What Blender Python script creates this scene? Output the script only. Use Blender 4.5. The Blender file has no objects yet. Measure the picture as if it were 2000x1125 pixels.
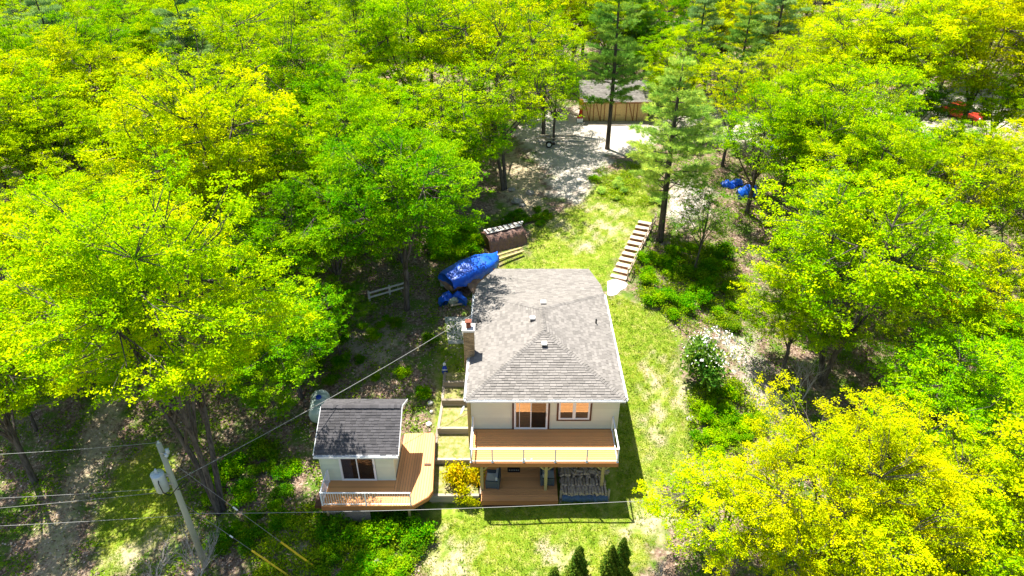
import bpy, math, random
import numpy as np
from mathutils import Vector

# ------------------------------------------------------------------ camera, sky, sun, exposure
SC = bpy.context.scene
COL = SC.collection
CAMH, PITCH, FPX = 30.0, math.radians(32.5), 1334.0
cam_d = bpy.data.cameras.new('camera'); cam = bpy.data.objects.new('camera', cam_d); COL.objects.link(cam)
cam.location = (0, 0, CAMH); cam.rotation_euler = (math.radians(90) - PITCH, 0, 0)
cam_d.sensor_width = 36.0; cam_d.lens = 36.0 * FPX / 2000.0; cam_d.clip_end = 3000; cam_d.clip_start = 0.2
SC.camera = cam
SUN = Vector((-0.93, 1.30, 3.9)).normalized()          # towards the sun
world = bpy.data.worlds.new('World'); SC.world = world; world.use_nodes = True
wn = world.node_tree.nodes; wl = world.node_tree.links
sky = wn.new('ShaderNodeTexSky'); sky.sky_type = 'NISHITA'; sky.sun_disc = False
sky.sun_elevation = math.asin(SUN.z); sky.sun_rotation = math.atan2(SUN.x, SUN.y)
bg = wn['Background']; bg.inputs['Strength'].default_value = 0.078
wl.new(sky.outputs[0], bg.inputs['Color'])
sd = bpy.data.lights.new('sun', 'SUN'); sd.energy = 5.0; sd.angle = math.radians(0.5); sd.color = (1.0, 0.95, 0.86)
sun = bpy.data.objects.new('sun', sd); COL.objects.link(sun)
sun.rotation_euler = SUN.to_track_quat('Z', 'Y').to_euler(); sun.location = (0, 0, 60)
SC.view_settings.view_transform = 'Standard'; SC.view_settings.look = 'None'
SC.view_settings.gamma = 1.0; SC.view_settings.exposure = 1.4; SC.view_settings.use_curve_mapping = False
SC.cycles.max_bounces = 4; SC.cycles.diffuse_bounces = 2; SC.cycles.glossy_bounces = 2; SC.cycles.transmission_bounces = 2; SC.cycles.transparent_max_bounces = 10

# ------------------------------------------------------------------ terrain height and pixel helpers
def sstep(a, b, x):
    t = np.clip((np.asarray(x, float) - a) / (b - a), 0, 1); return t * t * (3 - 2 * t)
KY = [-200, 0, 12, 18, 22, 26, 29, 36, 42, 47, 52, 60, 75, 100, 200, 900]
KZ = [-22, -4, -1.3, -.35, .15, .38, .7, 2.3, 3.15, 3.7, 4.6, 5.2, 5.8, 7, 11, 26]
def g(X, Y):
    X = np.asarray(X, float); Y = np.asarray(Y, float)
    z = sum(np.interp(Y + d, KY, KZ) for d in (-1.5, -.5, .5, 1.5)) / 4
    z = z - sstep(-10, -18, X) * sstep(48, 26, Y) * 1.1
    z = z - sstep(9.5, 22, X) * sstep(70, 35, Y) * 1.6
    rough = 1 - np.exp(-(((X - 3) / 9) ** 2 + ((Y - 34) / 14) ** 2))
    n = .12 * np.sin(X * .9 + 1.3 * np.sin(Y * .5)) * np.sin(Y * .8 + X * .3) + .3 * np.sin(X * .21 + 2) * np.sin(Y * .17 + 1)
    return z + n * (.15 + .85 * rough)
CP, SP = math.cos(PITCH), math.sin(PITCH)
def ray(px, py):
    u = (px - 1000.0) / FPX; v = -(py - 562.5) / FPX
    return Vector((u, CP + v * SP, -SP + v * CP))
def onz(px, py, z):
    d = ray(px, py); t = (z - CAMH) / d.z; return Vector((d.x * t, d.y * t, z))
def onY(px, py, Y):
    d = ray(px, py); t = Y / d.y; return Vector((d.x * t, Y, CAMH + d.z * t))
def gnd(px, py, dz=0.0):
    d = ray(px, py); lo, hi = 5.0, 400.0
    for _ in range(50):
        t = (lo + hi) / 2
        if CAMH + d.z * t > float(g(d.x * t, d.y * t)) + dz: lo = t
        else: hi = t
    return Vector((d.x * lo, d.y * lo, float(g(d.x * lo, d.y * lo)) + dz))
def proj(X, Y, Z):
    Z = Z - CAMH; f = Y * CP - Z * SP; u = X / f; v = (Y * SP + Z * CP) / f
    return 1000 + u * FPX, 562.5 - v * FPX, f
def inpoly(X, Y, poly):
    X = np.asarray(X, float); Y = np.asarray(Y, float); r = np.zeros(X.shape, bool); n = len(poly)
    for i in range(n):
        x1, y1 = poly[i][:2]; x2, y2 = poly[(i + 1) % n][:2]
        c = ((y1 > Y) != (y2 > Y)); r ^= c & (X < (x2 - x1) * (Y - y1) / ((y2 - y1) or 1e-9) + x1)
    return r
def dpoly(X, Y, poly):                                  # signed distance, positive inside
    X = np.asarray(X, float); Y = np.asarray(Y, float); d = np.full(X.shape, 1e9); n = len(poly)
    for i in range(n):
        ax, ay = poly[i][:2]; bx, by = poly[(i + 1) % n][:2]
        L = (bx - ax) ** 2 + (by - ay) ** 2 or 1e-9
        t = np.clip(((X - ax) * (bx - ax) + (Y - ay) * (by - ay)) / L, 0, 1)
        d = np.minimum(d, np.hypot(X - ax - t * (bx - ax), Y - ay - t * (by - ay)))
    return np.where(inpoly(X, Y, poly), d, -d)

# ------------------------------------------------------------------ materials
class NT:
    def __init__(s, name):
        s.m = bpy.data.materials.new(name); s.m.use_nodes = True; s.t = s.m.node_tree
        s.p = s.t.nodes['Principled BSDF']; s.out = s.t.nodes['Material Output']
    def n(s, kind, **kw):
        nd = s.t.nodes.new(kind)
        for k, v in kw.items():
            if k.startswith('_'): setattr(nd, k[1:], v)
            else: nd.inputs[k.replace('__', ' ')].default_value = v
        return nd
    def l(s, a, b): s.t.links.new(a, b)
    def noise(s, scale, detail=4, rough=.6, vec=None):
        nd = s.n('ShaderNodeTexNoise', Scale=scale, Detail=detail, Roughness=rough)
        s.l(vec if vec is not None else s.pos(), nd.inputs['Vector']); return nd.outputs['Fac']
    def pos(s):
        if not hasattr(s, '_p'): s._p = s.n('ShaderNodeNewGeometry')
        return s._p.outputs['Position']
    def island(s):
        s.pos(); return s._p.outputs['Random Per Island']
    def ramp(s, fac, stops):
        nd = s.n('ShaderNodeValToRGB'); e = nd.color_ramp.elements
        while len(e) < len(stops): e.new(.5)
        for i, (p, c) in enumerate(stops): e[i].position = p; e[i].color = (*c, 1)
        s.l(fac, nd.inputs[0]); return nd.outputs[0]
    def mix(s, fac, a, b, mode='MIX'):
        nd = s.n('ShaderNodeMix', _data_type='RGBA', _blend_type=mode)
        for sock, v in ((nd.inputs[0], fac), (nd.inputs[6], a), (nd.inputs[7], b)):
            if isinstance(v, (int, float)): sock.default_value = v
            elif isinstance(v, tuple): sock.default_value = (*v, 1)
            else: s.l(v, sock)
        return nd.outputs[2]
    def math(s, op, a, b=0.0):
        nd = s.n('ShaderNodeMath', _operation=op)
        for i, v in enumerate((a, b)):
            if isinstance(v, (int, float)): nd.inputs[i].default_value = v
            else: s.l(v, nd.inputs[i])
        return nd.outputs[0]
    def bump(s, h, strength=.3, dist=.05):
        nd = s.n('ShaderNodeBump', Strength=strength, Distance=dist); s.l(h, nd.inputs['Height'])
        s.l(nd.outputs[0], s.p.inputs['Normal'])
    def done(s, col=None, rough=.7, spec=.3, metal=0.0):
        if col is not None:
            if isinstance(col, tuple): s.p.inputs['Base Color'].default_value = (*col, 1)
            else: s.l(col, s.p.inputs['Base Color'])
        s.p.inputs['Roughness'].default_value = rough; s.p.inputs['Specular IOR Level'].default_value = spec
        s.p.inputs['Metallic'].default_value = metal; return s.m
def sc3(c, k): return tuple(min(1, v * k) for v in c)
def plain(name, c, rough=.7, var=.25, scale=6, spec=.3, metal=0.0, bump=0, isl=0):
    t = NT(name); f = t.noise(scale, 5, .65)
    col = t.ramp(f, [(.3, sc3(c, 1 - var)), (.7, sc3(c, 1 + var))])
    if isl:
        k = t.math('MULTIPLY_ADD', t.island(), isl); t.t.nodes[-1].inputs[2].default_value = 1 - isl / 2
        cc = t.n('ShaderNodeCombineColor'); [t.l(k, cc.inputs[i]) for i in range(3)]
        col = t.mix(1.0, col, cc.outputs[0], 'MULTIPLY')
    if bump: t.bump(t.noise(scale * 6, 4, .7), bump, .02)
    return t.done(col, rough, spec, metal)
def objvar(name, c, rough=.65, var=.22, grain=(2, 40, 40), spec=.3):      # wood: one tone per board, grain along it
    t = NT(name); oi = t.n('ShaderNodeObjectInfo')
    mp = t.n('ShaderNodeMapping', Scale=grain); t.l(t.pos(), mp.inputs['Vector'])
    f = t.noise(1.0, 4, .6, mp.outputs[0]); k = t.math('ADD', t.math('MULTIPLY', f, .5), t.math('MULTIPLY', oi.outputs['Random'], .5))
    blot = t.noise(1.3, 4, .6)
    col = t.ramp(k, [(.25, sc3(c, 1 - var)), (.8, sc3(c, 1 + var))])
    col = t.mix(t.math('MULTIPLY', blot, .28), col, sc3(c, .6))
    t.bump(f, .2, .01); return t.done(col, rough, spec)
M = {}
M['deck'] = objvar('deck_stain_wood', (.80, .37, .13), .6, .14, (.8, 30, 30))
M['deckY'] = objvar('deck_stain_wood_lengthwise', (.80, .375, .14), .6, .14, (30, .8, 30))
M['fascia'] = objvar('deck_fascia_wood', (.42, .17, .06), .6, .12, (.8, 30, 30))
M['post'] = objvar('treated_post_wood', (.42, .33, .13), .75, .2, (25, 25, 1.5))
M['stair'] = objvar('stair_wood', (.58, .45, .34), .75, .2, (4, 4, 20))
M['timber'] = objvar('weathered_timber', (.34, .28, .22), .85, .3, (5, 5, 30))
M['white'] = plain('white_painted_metal', (.78, .79, .79), .35, .05, 3, .5)
M['alu'] = plain('grey_aluminium_rail', (.62, .65, .68), .4, .06, 3, .5)
M['vinyl'] = plain('white_vinyl_frame', (.8, .8, .78), .4, .04, 3)
M['trim'] = plain('brown_trim', (.09, .035, .02), .55, .2, 8)
M['siding'] = objvar('sage_beige_siding', (.70, .70, .54), .75, .06, (1, 20, 20))
M['siding2'] = objvar('pale_green_siding', (.66, .72, .54), .75, .06, (1, 20, 20))
M['conc'] = plain('pale_concrete', (.52, .49, .43), .9, .18, 2.5, bump=.3)
M['dark'] = plain('dark_recess', (.02, .02, .022), .8, .2)
M['rubber'] = plain('black_rubber', (.02, .02, .02), .8, .2)
M['galv'] = plain('galvanised_steel', (.42, .44, .46), .45, .15, 9, .5, .6)
M['brickA'] = plain('tan_chimney_brick', (.36, .25, .13), .9, .25, 9, isl=.7)
M['mortar'] = plain('mortar', (.42, .38, .30), .95, .15, 20)
M['rust'] = plain('rusty_flue', (.19, .06, .035), .8, .4, 12)
M['wire'] = plain('pale_wire', (.26, .26, .25), .5, .05)
M['bwire'] = plain('black_cable', (.02, .02, .02), .6, .1)
M['pole'] = objvar('grey_green_pole_wood', (.36, .37, .27), .85, .25, (18, 18, 1.2))
M['xfmr'] = plain('pale_grey_blue_enamel', (.48, .56, .60), .4, .07, 4, .5)
M['ybright'] = plain('yellow_plastic', (.72, .50, .02), .5, .1)
M['red'] = plain('red_paint', (.55, .035, .02), .3, .1, 3, .6)
M['orange'] = plain('orange_plastic', (.8, .16, .03), .5, .1)
M['cushion'] = plain('pale_grey_cushion', (.55, .57, .54), .9, .1, 10)
M['wicker'] = plain('dark_grey_wicker', (.07, .085, .09), .7, .35, 40, bump=.5)
M['mat'] = plain('dark_doormat', (.035, .022, .018), .95, .3, 30)
M['soff'] = plain('pale_soffit', (.6, .6, .55), .8, .05)
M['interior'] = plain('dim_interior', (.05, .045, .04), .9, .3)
M['curtain'] = plain('grey_blind', (.30, .31, .34), .9, .15, 3)
M['log'] = plain('split_firewood', (.40, .31, .22), .9, .45, 9, isl=.8, bump=.4)
M['rock'] = plain('grey_tan_rock', (.36, .32, .28), .9, .35, 4, bump=.6)
M['osb'] = plain('tan_sheathing_board', (.55, .40, .17), .85, .2, 7)
M['brown_strip'] = plain('shed_brown', (.24, .11, .04), .8, .25, 9)
M['galvt'] = plain('painted_trailer_steel', (.30, .31, .31), .5, .2, 7, .4)
M['blueitem'] = plain('glossy_blue_plastic', (.02, .06, .45), .35, .1)
M['cap'] = plain('white_mortar_cap', (.72, .68, .62), .85, .1, 6)
def shingle_mat(name, c, dark):
    t = NT(name); isl = t.island(); big = t.noise(.55, 5, .65); fine = t.noise(60, 3, .7)
    col = t.ramp(isl, [(0, sc3(c, .66)), (.45, sc3(c, .95)), (1, sc3(c, 1.2))])
    col = t.mix(t.math('MULTIPLY', big, .45), col, dark)
    col = t.mix(t.math('MULTIPLY', fine, .35), col, sc3(c, .55))
    t.bump(fine, .5, .008); return t.done(col, .95, .15)
M['shA'] = shingle_mat('grey_brown_asphalt_shingle', (.25, .23, .21), (.175, .163, .15))
M['shB'] = shingle_mat('dark_grey_asphalt_shingle', (.10, .095, .10), (.06, .06, .065))
M['under'] = plain('roof_underlay', (.14, .13, .12), .95, .2)
def glass_mat(name, refl, tint):                         # window panes: dark room behind, mirror-like face
    t = NT(name); gl = t.n('ShaderNodeBsdfGlossy', Roughness=.015); gl.inputs[0].default_value = (1, 1, 1, 1)
    tr = t.n('ShaderNodeBsdfTransparent'); tr.inputs[0].default_value = (*tint, 1)
    mx = t.n('ShaderNodeMixShader'); lw = t.n('ShaderNodeLayerWeight', Blend=.25)
    f = t.math('ADD', t.math('MULTIPLY', lw.outputs['Facing'], refl), refl * .8); t.l(f, mx.inputs[0]); t.l(tr.outputs[0], mx.inputs[1]); t.l(gl.outputs[0], mx.inputs[2])
    t.l(mx.outputs[0], t.out.inputs[0]); return t.m
M['pane'] = glass_mat('window_glass', .3, (.5, .53, .55))
M['pane_dark'] = glass_mat('dark_window_glass', .07, (.5, .53, .58))
M['pale_rail'] = plain('weathered_pale_paint', (.48, .48, .46), .7, .15, 6)
M['railglass'] = glass_mat('railing_glass', .03, (.95, .97, .96))
def tarp_mat(name, c, rough, cre=.5, spec=.5):
    t = NT(name); a = t.noise(2.2, 5, .6); b = t.noise(9, 4, .6)
    col = t.ramp(a, [(.3, sc3(c, .75)), (.7, sc3(c, 1.2))])
    h = t.math('ADD', t.math('MULTIPLY', a, 1.5), t.math('MULTIPLY', b, .5)); t.bump(h, cre, .12)
    return t.done(col, rough, spec)
M['tarp'] = tarp_mat('blue_tarpaulin', (.006, .11, .68), .4, .14, .5)
M['btarp'] = tarp_mat('brown_tarpaulin', (.20, .105, .075), .5, .6)
M['camo'] = tarp_mat('tan_brown_canvas', (.26, .17, .12), .8, .6)
M['gcloth'] = tarp_mat('pale_grey_green_canvas', (.42, .46, .36), .8, .5)
def tank_mat():
    t = NT('pale_green_translucent_tank'); col = t.ramp(t.noise(1.5, 3), [(.3, (.36, .45, .40)), (.7, (.50, .58, .52))])
    return t.done(col, .28, .6)
M['tank'] = tank_mat()
def leaf_mat(name, trans=.34, spread=.5, rough=.5, warm=(1.05, 1.05, .5)):
    t = NT(name); oi = t.n('ShaderNodeObjectInfo'); isl = t.island()
    at = t.n('ShaderNodeAttribute', _attribute_name='tint')
    k = t.math('ADD', t.math('MULTIPLY', isl, .4), t.math('MULTIPLY', at.outputs['Fac'], .6))
    hs = t.n('ShaderNodeHueSaturation')
    hue = t.math('ADD', t.math('MULTIPLY', k, -.12), .56)
    val = t.math('ADD', t.math('MULTIPLY', k, spread * 1.7), .98 - spread * .85)
    t.l(hue, hs.inputs['Hue']); t.l(val, hs.inputs['Value']); t.l(oi.outputs['Color'], hs.inputs['Color'])
    col = hs.outputs[0]
    df = t.n('ShaderNodeBsdfDiffuse'); t.l(col, df.inputs[0]); t.t.nodes.remove(t.p)
    tl = t.n('ShaderNodeBsdfTranslucent'); tc = t.mix(1.0, col, warm, 'MULTIPLY'); t.l(tc, tl.inputs[0])
    mx = t.n('ShaderNodeMixShader'); mx.inputs[0].default_value = trans
    t.l(df.outputs[0], mx.inputs[1]); t.l(tl.outputs[0], mx.inputs[2]); t.l(mx.outputs[0], t.out.inputs[0]); return t.m
M['leaf'] = leaf_mat('spring_leaf', spread=.62)
M['needle'] = leaf_mat('pine_needle', .4, .5, .55, (1, 1, .7))
def bark_mat(name, a, b):
    t = NT(name); mp = t.n('ShaderNodeMapping', Scale=(9, 9, 1.6)); t.l(t.pos(), mp.inputs['Vector'])
    f = t.noise(1.0, 5, .7, mp.outputs[0]); t.bump(f, .8, .05)
    return t.done(t.ramp(f, [(.35, a), (.7, b)]), .95, .1)
M['bark'] = bark_mat('grey_brown_bark', (.05, .04, .035), (.19, .165, .14))
M['pbark'] = bark_mat('dark_pine_bark', (.045, .035, .028), (.15, .12, .095))
M['deadwood'] = bark_mat('bleached_dead_wood', (.30, .27, .25), (.58, .54, .50))
M['flower'] = plain('white_blossom', (.75, .73, .68), .8, .1)
def litter_mat():
    t = NT('dead_leaf_litter'); isl = t.island()
    return t.done(t.ramp(isl, [(0, (.12, .07, .045)), (.4, (.28, .19, .135)), (.75, (.45, .33, .25)), (1, (.6, .5, .42))]), .9, .15)
M['litter'] = litter_mat()

# ------------------------------------------------------------------ mesh and object helpers
ORG = {}
def mesh_arrays(name, V, F, mat=None, smooth=False, tint=None):
    V = np.asarray(V, np.float32); me = bpy.data.meshes.new(name)
    me.vertices.add(len(V)); me.vertices.foreach_set('co', V.ravel())
    if isinstance(F, np.ndarray):
        n, k = F.shape; me.loops.add(n * k); me.polygons.add(n)
        me.loops.foreach_set('vertex_index', F.astype(np.int32).ravel())
        me.polygons.foreach_set('loop_start', np.arange(0, n * k, k, dtype=np.int32))
    else:
        fl = [i for f in F for i in f]; ls = np.cumsum([0] + [len(f) for f in F])[:-1]
        me.loops.add(len(fl)); me.polygons.add(len(F))
        me.loops.foreach_set('vertex_index', np.asarray(fl, np.int32)); me.polygons.foreach_set('loop_start', ls.astype(np.int32))
    me.polygons.foreach_set('use_smooth', np.full(len(me.polygons), bool(smooth)))
    if tint is not None:
        a = me.attributes.new('tint', 'FLOAT', 'POINT'); a.data.foreach_set('value', np.asarray(tint, np.float32))
    me.update(calc_edges=True); me.validate()
    if mat: me.materials.append(mat)
    return me
def link(name, data, parent=None, loc=(0, 0, 0)):
    o = bpy.data.objects.new(name, data); COL.objects.link(o); o.location = loc
    if parent is not None: o.parent = parent
    return o
def tag(o, label=None, cat=None, group=None, kind=None):
    if label: o['label'] = label
    if cat: o['category'] = cat
    if group: o['group'] = group
    if kind: o['kind'] = kind
    return o
def thing(name, label, cat, loc, group=None):
    o = link(name, None, None, loc); o.empty_display_size = .3; ORG[o.name] = Vector(loc)
    return tag(o, label, cat, group)
class MB:
    def __init__(s): s.v = []; s.f = []
    def add(s, vs, fs):
        b = len(s.v); s.v += [tuple(v) for v in vs]; s.f += [tuple(i + b for i in f) for f in fs]; return s
    def box(s, a, b):
        (x0, y0, z0), (x1, y1, z1) = a, b
        return s.add([(x0, y0, z0), (x1, y0, z0), (x1, y1, z0), (x0, y1, z0), (x0, y0, z1), (x1, y0, z1), (x1, y1, z1), (x0, y1, z1)],
                     [(3, 2, 1, 0), (4, 5, 6, 7), (0, 1, 5, 4), (1, 2, 6, 5), (2, 3, 7, 6), (3, 0, 4, 7)])
    def beam(s, p, q, w, h, up=(0, 0, 1)):
        p, q = Vector(p), Vector(q); d = (q - p).normalized(); up = Vector(up)
        if abs(d.dot(up)) > .98: up = Vector((0, 1, 0))
        r = d.cross(up).normalized(); u = r.cross(d).normalized(); r *= w / 2; u *= h / 2
        vs = [p - r - u, p + r - u, p + r + u, p - r + u, q - r - u, q + r - u, q + r + u, q - r + u]
        return s.add(vs, [(0, 1, 2, 3), (7, 6, 5, 4), (1, 0, 4, 5), (2, 1, 5, 6), (3, 2, 6, 7), (0, 3, 7, 4)])
    def tube(s, pts, rad, n=8, cap=True):
        pts = [Vector(p) for p in pts]
        if not hasattr(rad, '__len__'): rad = [rad] * len(pts)
        vs = []; ref = None
        for i, p in enumerate(pts):
            d = (pts[min(i + 1, len(pts) - 1)] - pts[max(i - 1, 0)])
            d = d.normalized() if d.length > 1e-9 else Vector((0, 0, 1))
            if ref is None: ref = Vector((1, 0, 0)) if abs(d.x) < .9 else Vector((0, 1, 0))
            a = (ref - d * ref.dot(d)).normalized(); b = d.cross(a); ref = a
            vs += [p + (a * math.cos(2 * math.pi * k / n) + b * math.sin(2 * math.pi * k / n)) * rad[i] for k in range(n)]
        fs = [(i * n + k, i * n + (k + 1) % n, (i + 1) * n + (k + 1) % n, (i + 1) * n + k) for i in range(len(pts) - 1) for k in range(n)]
        if cap: fs += [tuple(range(n - 1, -1, -1)), tuple((len(pts) - 1) * n + k for k in range(n))]
        return s.add(vs, fs)
    def prism(s, poly, z0, z1):                          # plan polygon; z may be lists
        n = len(poly); Z0 = z0 if hasattr(z0, '__len__') else [z0] * n; Z1 = z1 if hasattr(z1, '__len__') else [z1] * n
        area = sum(poly[i][0] * poly[(i + 1) % n][1] - poly[(i + 1) % n][0] * poly[i][1] for i in range(n))
        if area < 0: poly = poly[::-1]; Z0 = list(Z0)[::-1]; Z1 = list(Z1)[::-1]
        vs = [(p[0], p[1], z) for p, z in zip(poly, Z0)] + [(p[0], p[1], z) for p, z in zip(poly, Z1)]
        return s.add(vs, [tuple(range(n - 1, -1, -1)), tuple(range(n, 2 * n))] + [(i, (i + 1) % n, n + (i + 1) % n, n + i) for i in range(n)])
    def blob(s, c, r, seed=0, n=10, m=6, rough=.18, zs=1.0):
        rr = random.Random(seed); vs = []; c = Vector(c)
        r = r if hasattr(r, '__len__') else (r, r, r * zs)
        for j in range(1, m):
            for k in range(n):
                th = math.pi * j / m; ph = 2 * math.pi * k / n; q = 1 + rr.uniform(-rough, rough)
                vs.append((c.x + r[0] * q * math.sin(th) * math.cos(ph), c.y + r[1] * q * math.sin(th) * math.sin(ph), c.z + r[2] * q * math.cos(th)))
        vs += [(c.x, c.y, c.z + r[2]), (c.x, c.y, c.z - r[2])]; T = len(vs) - 2
        fs = [(j * n + k, (j + 1) * n + k, (j + 1) * n + (k + 1) % n, j * n + (k + 1) % n) for j in range(m - 2) for k in range(n)]
        fs += [(T, k, (k + 1) % n) for k in range(n)] + [(T + 1, (m - 2) * n + (k + 1) % n, (m - 2) * n + k) for k in range(n)]
        return s.add(vs, fs)
    def build(s, name, mat, parent=None, smooth=False, kind=None, org=None):
        if parent is not None: o0 = ORG[parent.name]
        elif org is not None: o0 = Vector(org)
        else:
            a = np.array(s.v); o0 = Vector(((a[:, 0].min() + a[:, 0].max()) / 2, (a[:, 1].min() + a[:, 1].max()) / 2, a[:, 2].min()))
        me = mesh_arrays(name, np.array([(v[0] - o0.x, v[1] - o0.y, v[2] - o0.z) for v in s.v]), s.f, M[mat] if isinstance(mat, str) else mat, smooth)
        o = link(name, me, parent, (0, 0, 0) if parent is not None else o0); ORG[o.name] = o0
        if kind: o['kind'] = kind
        return o
def B(name, a, b, mat, parent): return MB().box(a, b).build(name, mat, parent)
def sag(p, q, s, n=16):
    p, q = Vector(p), Vector(q)
    return [p.lerp(q, i / n) - Vector((0, 0, s * 4 * (i / n) * (1 - i / n))) for i in range(n + 1)]

# ------------------------------------------------------------------ ground (one sheet) with surface zones kept as vertex colours
def W(pts): return [tuple(gnd(*p)[:2]) for p in pts]
LAWN = W([(1192, 572), (1235, 590), (1290, 612), (1318, 660), (1330, 730), (1345, 800), (1350, 870), (1335, 905), (1262, 960), (1290, 1040), (1250, 1125),
          (1200, 1180), (800, 1180), (835, 1060), (815, 1010), (850, 985), (880, 960), (910, 790), (920, 700)])
LAWN2 = W([(1030, 455), (1075, 425), (1140, 395), (1175, 345), (1225, 335), (1290, 395), (1275, 425), (1225, 480), (1180, 560), (960, 560), (985, 510), (1035, 490)])
LAWN3 = W([(205, 1125), (190, 1010), (225, 920), (290, 870), (330, 880), (345, 960), (340, 1040), (270, 1090), (255, 1125)])
LAWN4 = W([(860, 640), (925, 640), (915, 790), (905, 970), (845, 970), (850, 790)])
GRAVEL = W([(1035, 228), (1090, 214), (1135, 214), (1250, 240), (1290, 262), (1270, 292), (1190, 306), (1160, 350), (1125, 395), (1085, 385), (1070, 335), (1030, 290), (1005, 262)])
GRAVEL2 = W([(1310, 365), (1350, 345), (1385, 370), (1378, 420), (1330, 440), (1305, 418)])
SAND = W([(1435, 660), (1470, 655), (1505, 745), (1540, 790), (1490, 800), (1455, 760), (1430, 700)])
ROAD = W([(40, 1180), (75, 1080), (110, 985), (140, 905), (165, 850), (200, 775), (255, 770), (235, 845), (190, 930), (160, 1010), (140, 1100), (140, 1180)])
BACKGR = W([(1200, 250), (1500, 300), (1900, 260), (2100, 260), (2100, 170), (1800, 180), (1300, 215)])
BARE = [W(p) for p in ([(1083, 432), (1100, 440), (1125, 462), (1120, 470), (1098, 452)], [(1120, 478), (1160, 470), (1168, 480), (1130, 488)],
                       [(1150, 440), (1210, 432), (1222, 455), (1190, 470), (1185, 452)], [(1150, 400), (1200, 405), (1215, 420), (1175, 415)],
                       [(1255, 700), (1300, 760), (1300, 830), (1268, 880), (1275, 800)], [(1260, 985), (1300, 1010), (1290, 1050), (1200, 1040)],
                       [(840, 1055), (905, 1070), (920, 1125), (840, 1125)], [(1070, 1070), (1120, 1080), (1110, 1110), (1075, 1100)],
                       [(1315, 700), (1335, 720), (1345, 800), (1320, 790)], [(545, 1030), (600, 1040), (590, 1075), (530, 1070)],
                       [(640, 640), (760, 620), (770, 700), (680, 710)], [(230, 1080), (300, 1040), (300, 1080), (250, 1125)], [(985, 300), (1060, 330), (1050, 420), (990, 400)])]
def axis(a, b, lo, hi, fine, grow=1.18):
    c = list(np.arange(lo, hi, fine)); st = fine
    while c[-1] < b: st *= grow; c.append(c[-1] + st)
    st = fine
    while c[0] > a: st *= grow; c.insert(0, c[0] - st)
    return np.array(c)
gx = axis(-900, 900, -26, 26, .33); gy = axis(-300, 1500, 15, 66, .33)
GX, GY = np.meshgrid(gx, gy); GZ = g(GX, GY)
rng = np.random.default_rng(3)
wob = .45 * np.sin(GX * 1.7 + 2 * np.sin(GY * .9)) * np.sin(GY * 1.9) + .3 * np.sin(GX * 4.1 + GY * 2.3) + .25 * np.sin(GX * 6.3 - GY * 5.1)
def zone(poly, soft=.5, w=1.0): return sstep(-soft, soft, dpoly(GX, GY, poly) + wob * w)
grass = np.maximum.reduce([zone(LAWN), zone(LAWN2, .6), zone(LAWN3, .6), zone(LAWN4, .3, .3)])
gravel = np.maximum.reduce([zone(GRAVEL, .8), zone(GRAVEL2, .8), zone(SAND, .5) * .6, zone(BACKGR, 2) * .8])
dry = np.maximum.reduce([zone(b, .6, 1.4) for b in BARE] + [zone(ROAD, .5) * .75])
V = np.stack([GX.ravel(), GY.ravel(), GZ.ravel()], 1); ny, nx = GX.shape
I = np.arange(ny * nx).reshape(ny, nx)
F = np.stack([I[:-1, :-1].ravel(), I[:-1, 1:].ravel(), I[1:, 1:].ravel(), I[1:, :-1].ravel()], 1)
def ground_mat():
    t = NT('forest_ground_and_lawn'); at = t.n('ShaderNodeAttribute', _attribute_name='zone'); sep = t.n('ShaderNodeSeparateColor'); t.l(at.outputs['Color'], sep.inputs[0])
    n1 = t.noise(.8, 6, .65); n2 = t.noise(5, 5, .7); n3 = t.noise(28, 4, .75); n4 = t.noise(2.2, 5, .7)
    lit = t.ramp(n2, [(.32, (.08, .048, .033)), (.48, (.21, .14, .10)), (.62, (.40, .30, .225)), (.78, (.56, .46, .38))])
    lit = t.mix(t.ramp(n1, [(.46, (0, 0, 0)), (.6, (1, 1, 1))]), lit, t.ramp(n3, [(.3, (.05, .11, .01)), (.7, (.15, .24, .03))]))
    gr = t.ramp(t.math('ADD', t.math('MULTIPLY', n4, .6), t.math('MULTIPLY', n3, .4)), [(.36, (.10, .19, .012)), (.48, (.20, .29, .02)), (.56, (.32, .34, .06)), (.66, (.48, .42, .19))])
    gv = t.ramp(t.math('ADD', t.math('MULTIPLY', n2, .5), t.math('MULTIPLY', n3, .5)), [(.3, (.36, .30, .24)), (.5, (.52, .47, .40)), (.7, (.66, .61, .55))])
    dr = t.ramp(t.math('ADD', t.math('MULTIPLY', n2, .5), t.math('MULTIPLY', n3, .5)), [(.3, (.24, .18, .09)), (.5, (.46, .38, .24)), (.7, (.6, .52, .38))])
    col = t.mix(sep.outputs[0], lit, gr)
    dm = t.math('MULTIPLY', sep.outputs[2], t.ramp(n4, [(.3, (0, 0, 0)), (.5, (1, 1, 1))]))
    col = t.mix(dm, col, dr); col = t.mix(sep.outputs[1], col, gv)
    t.bump(t.math('ADD', n2, n3), .7, .09); return t.done(col, .95, .1)
gm = mesh_arrays('ground', V, F, ground_mat(), True)
ca = gm.color_attributes.new('zone', 'FLOAT_COLOR', 'POINT')
ca.data.foreach_set('color', np.stack([grass.ravel(), gravel.ravel(), dry.ravel(), np.ones(ny * nx)], 1).astype(np.float32).ravel())
tag(link('ground', gm), kind='structure')

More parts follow.
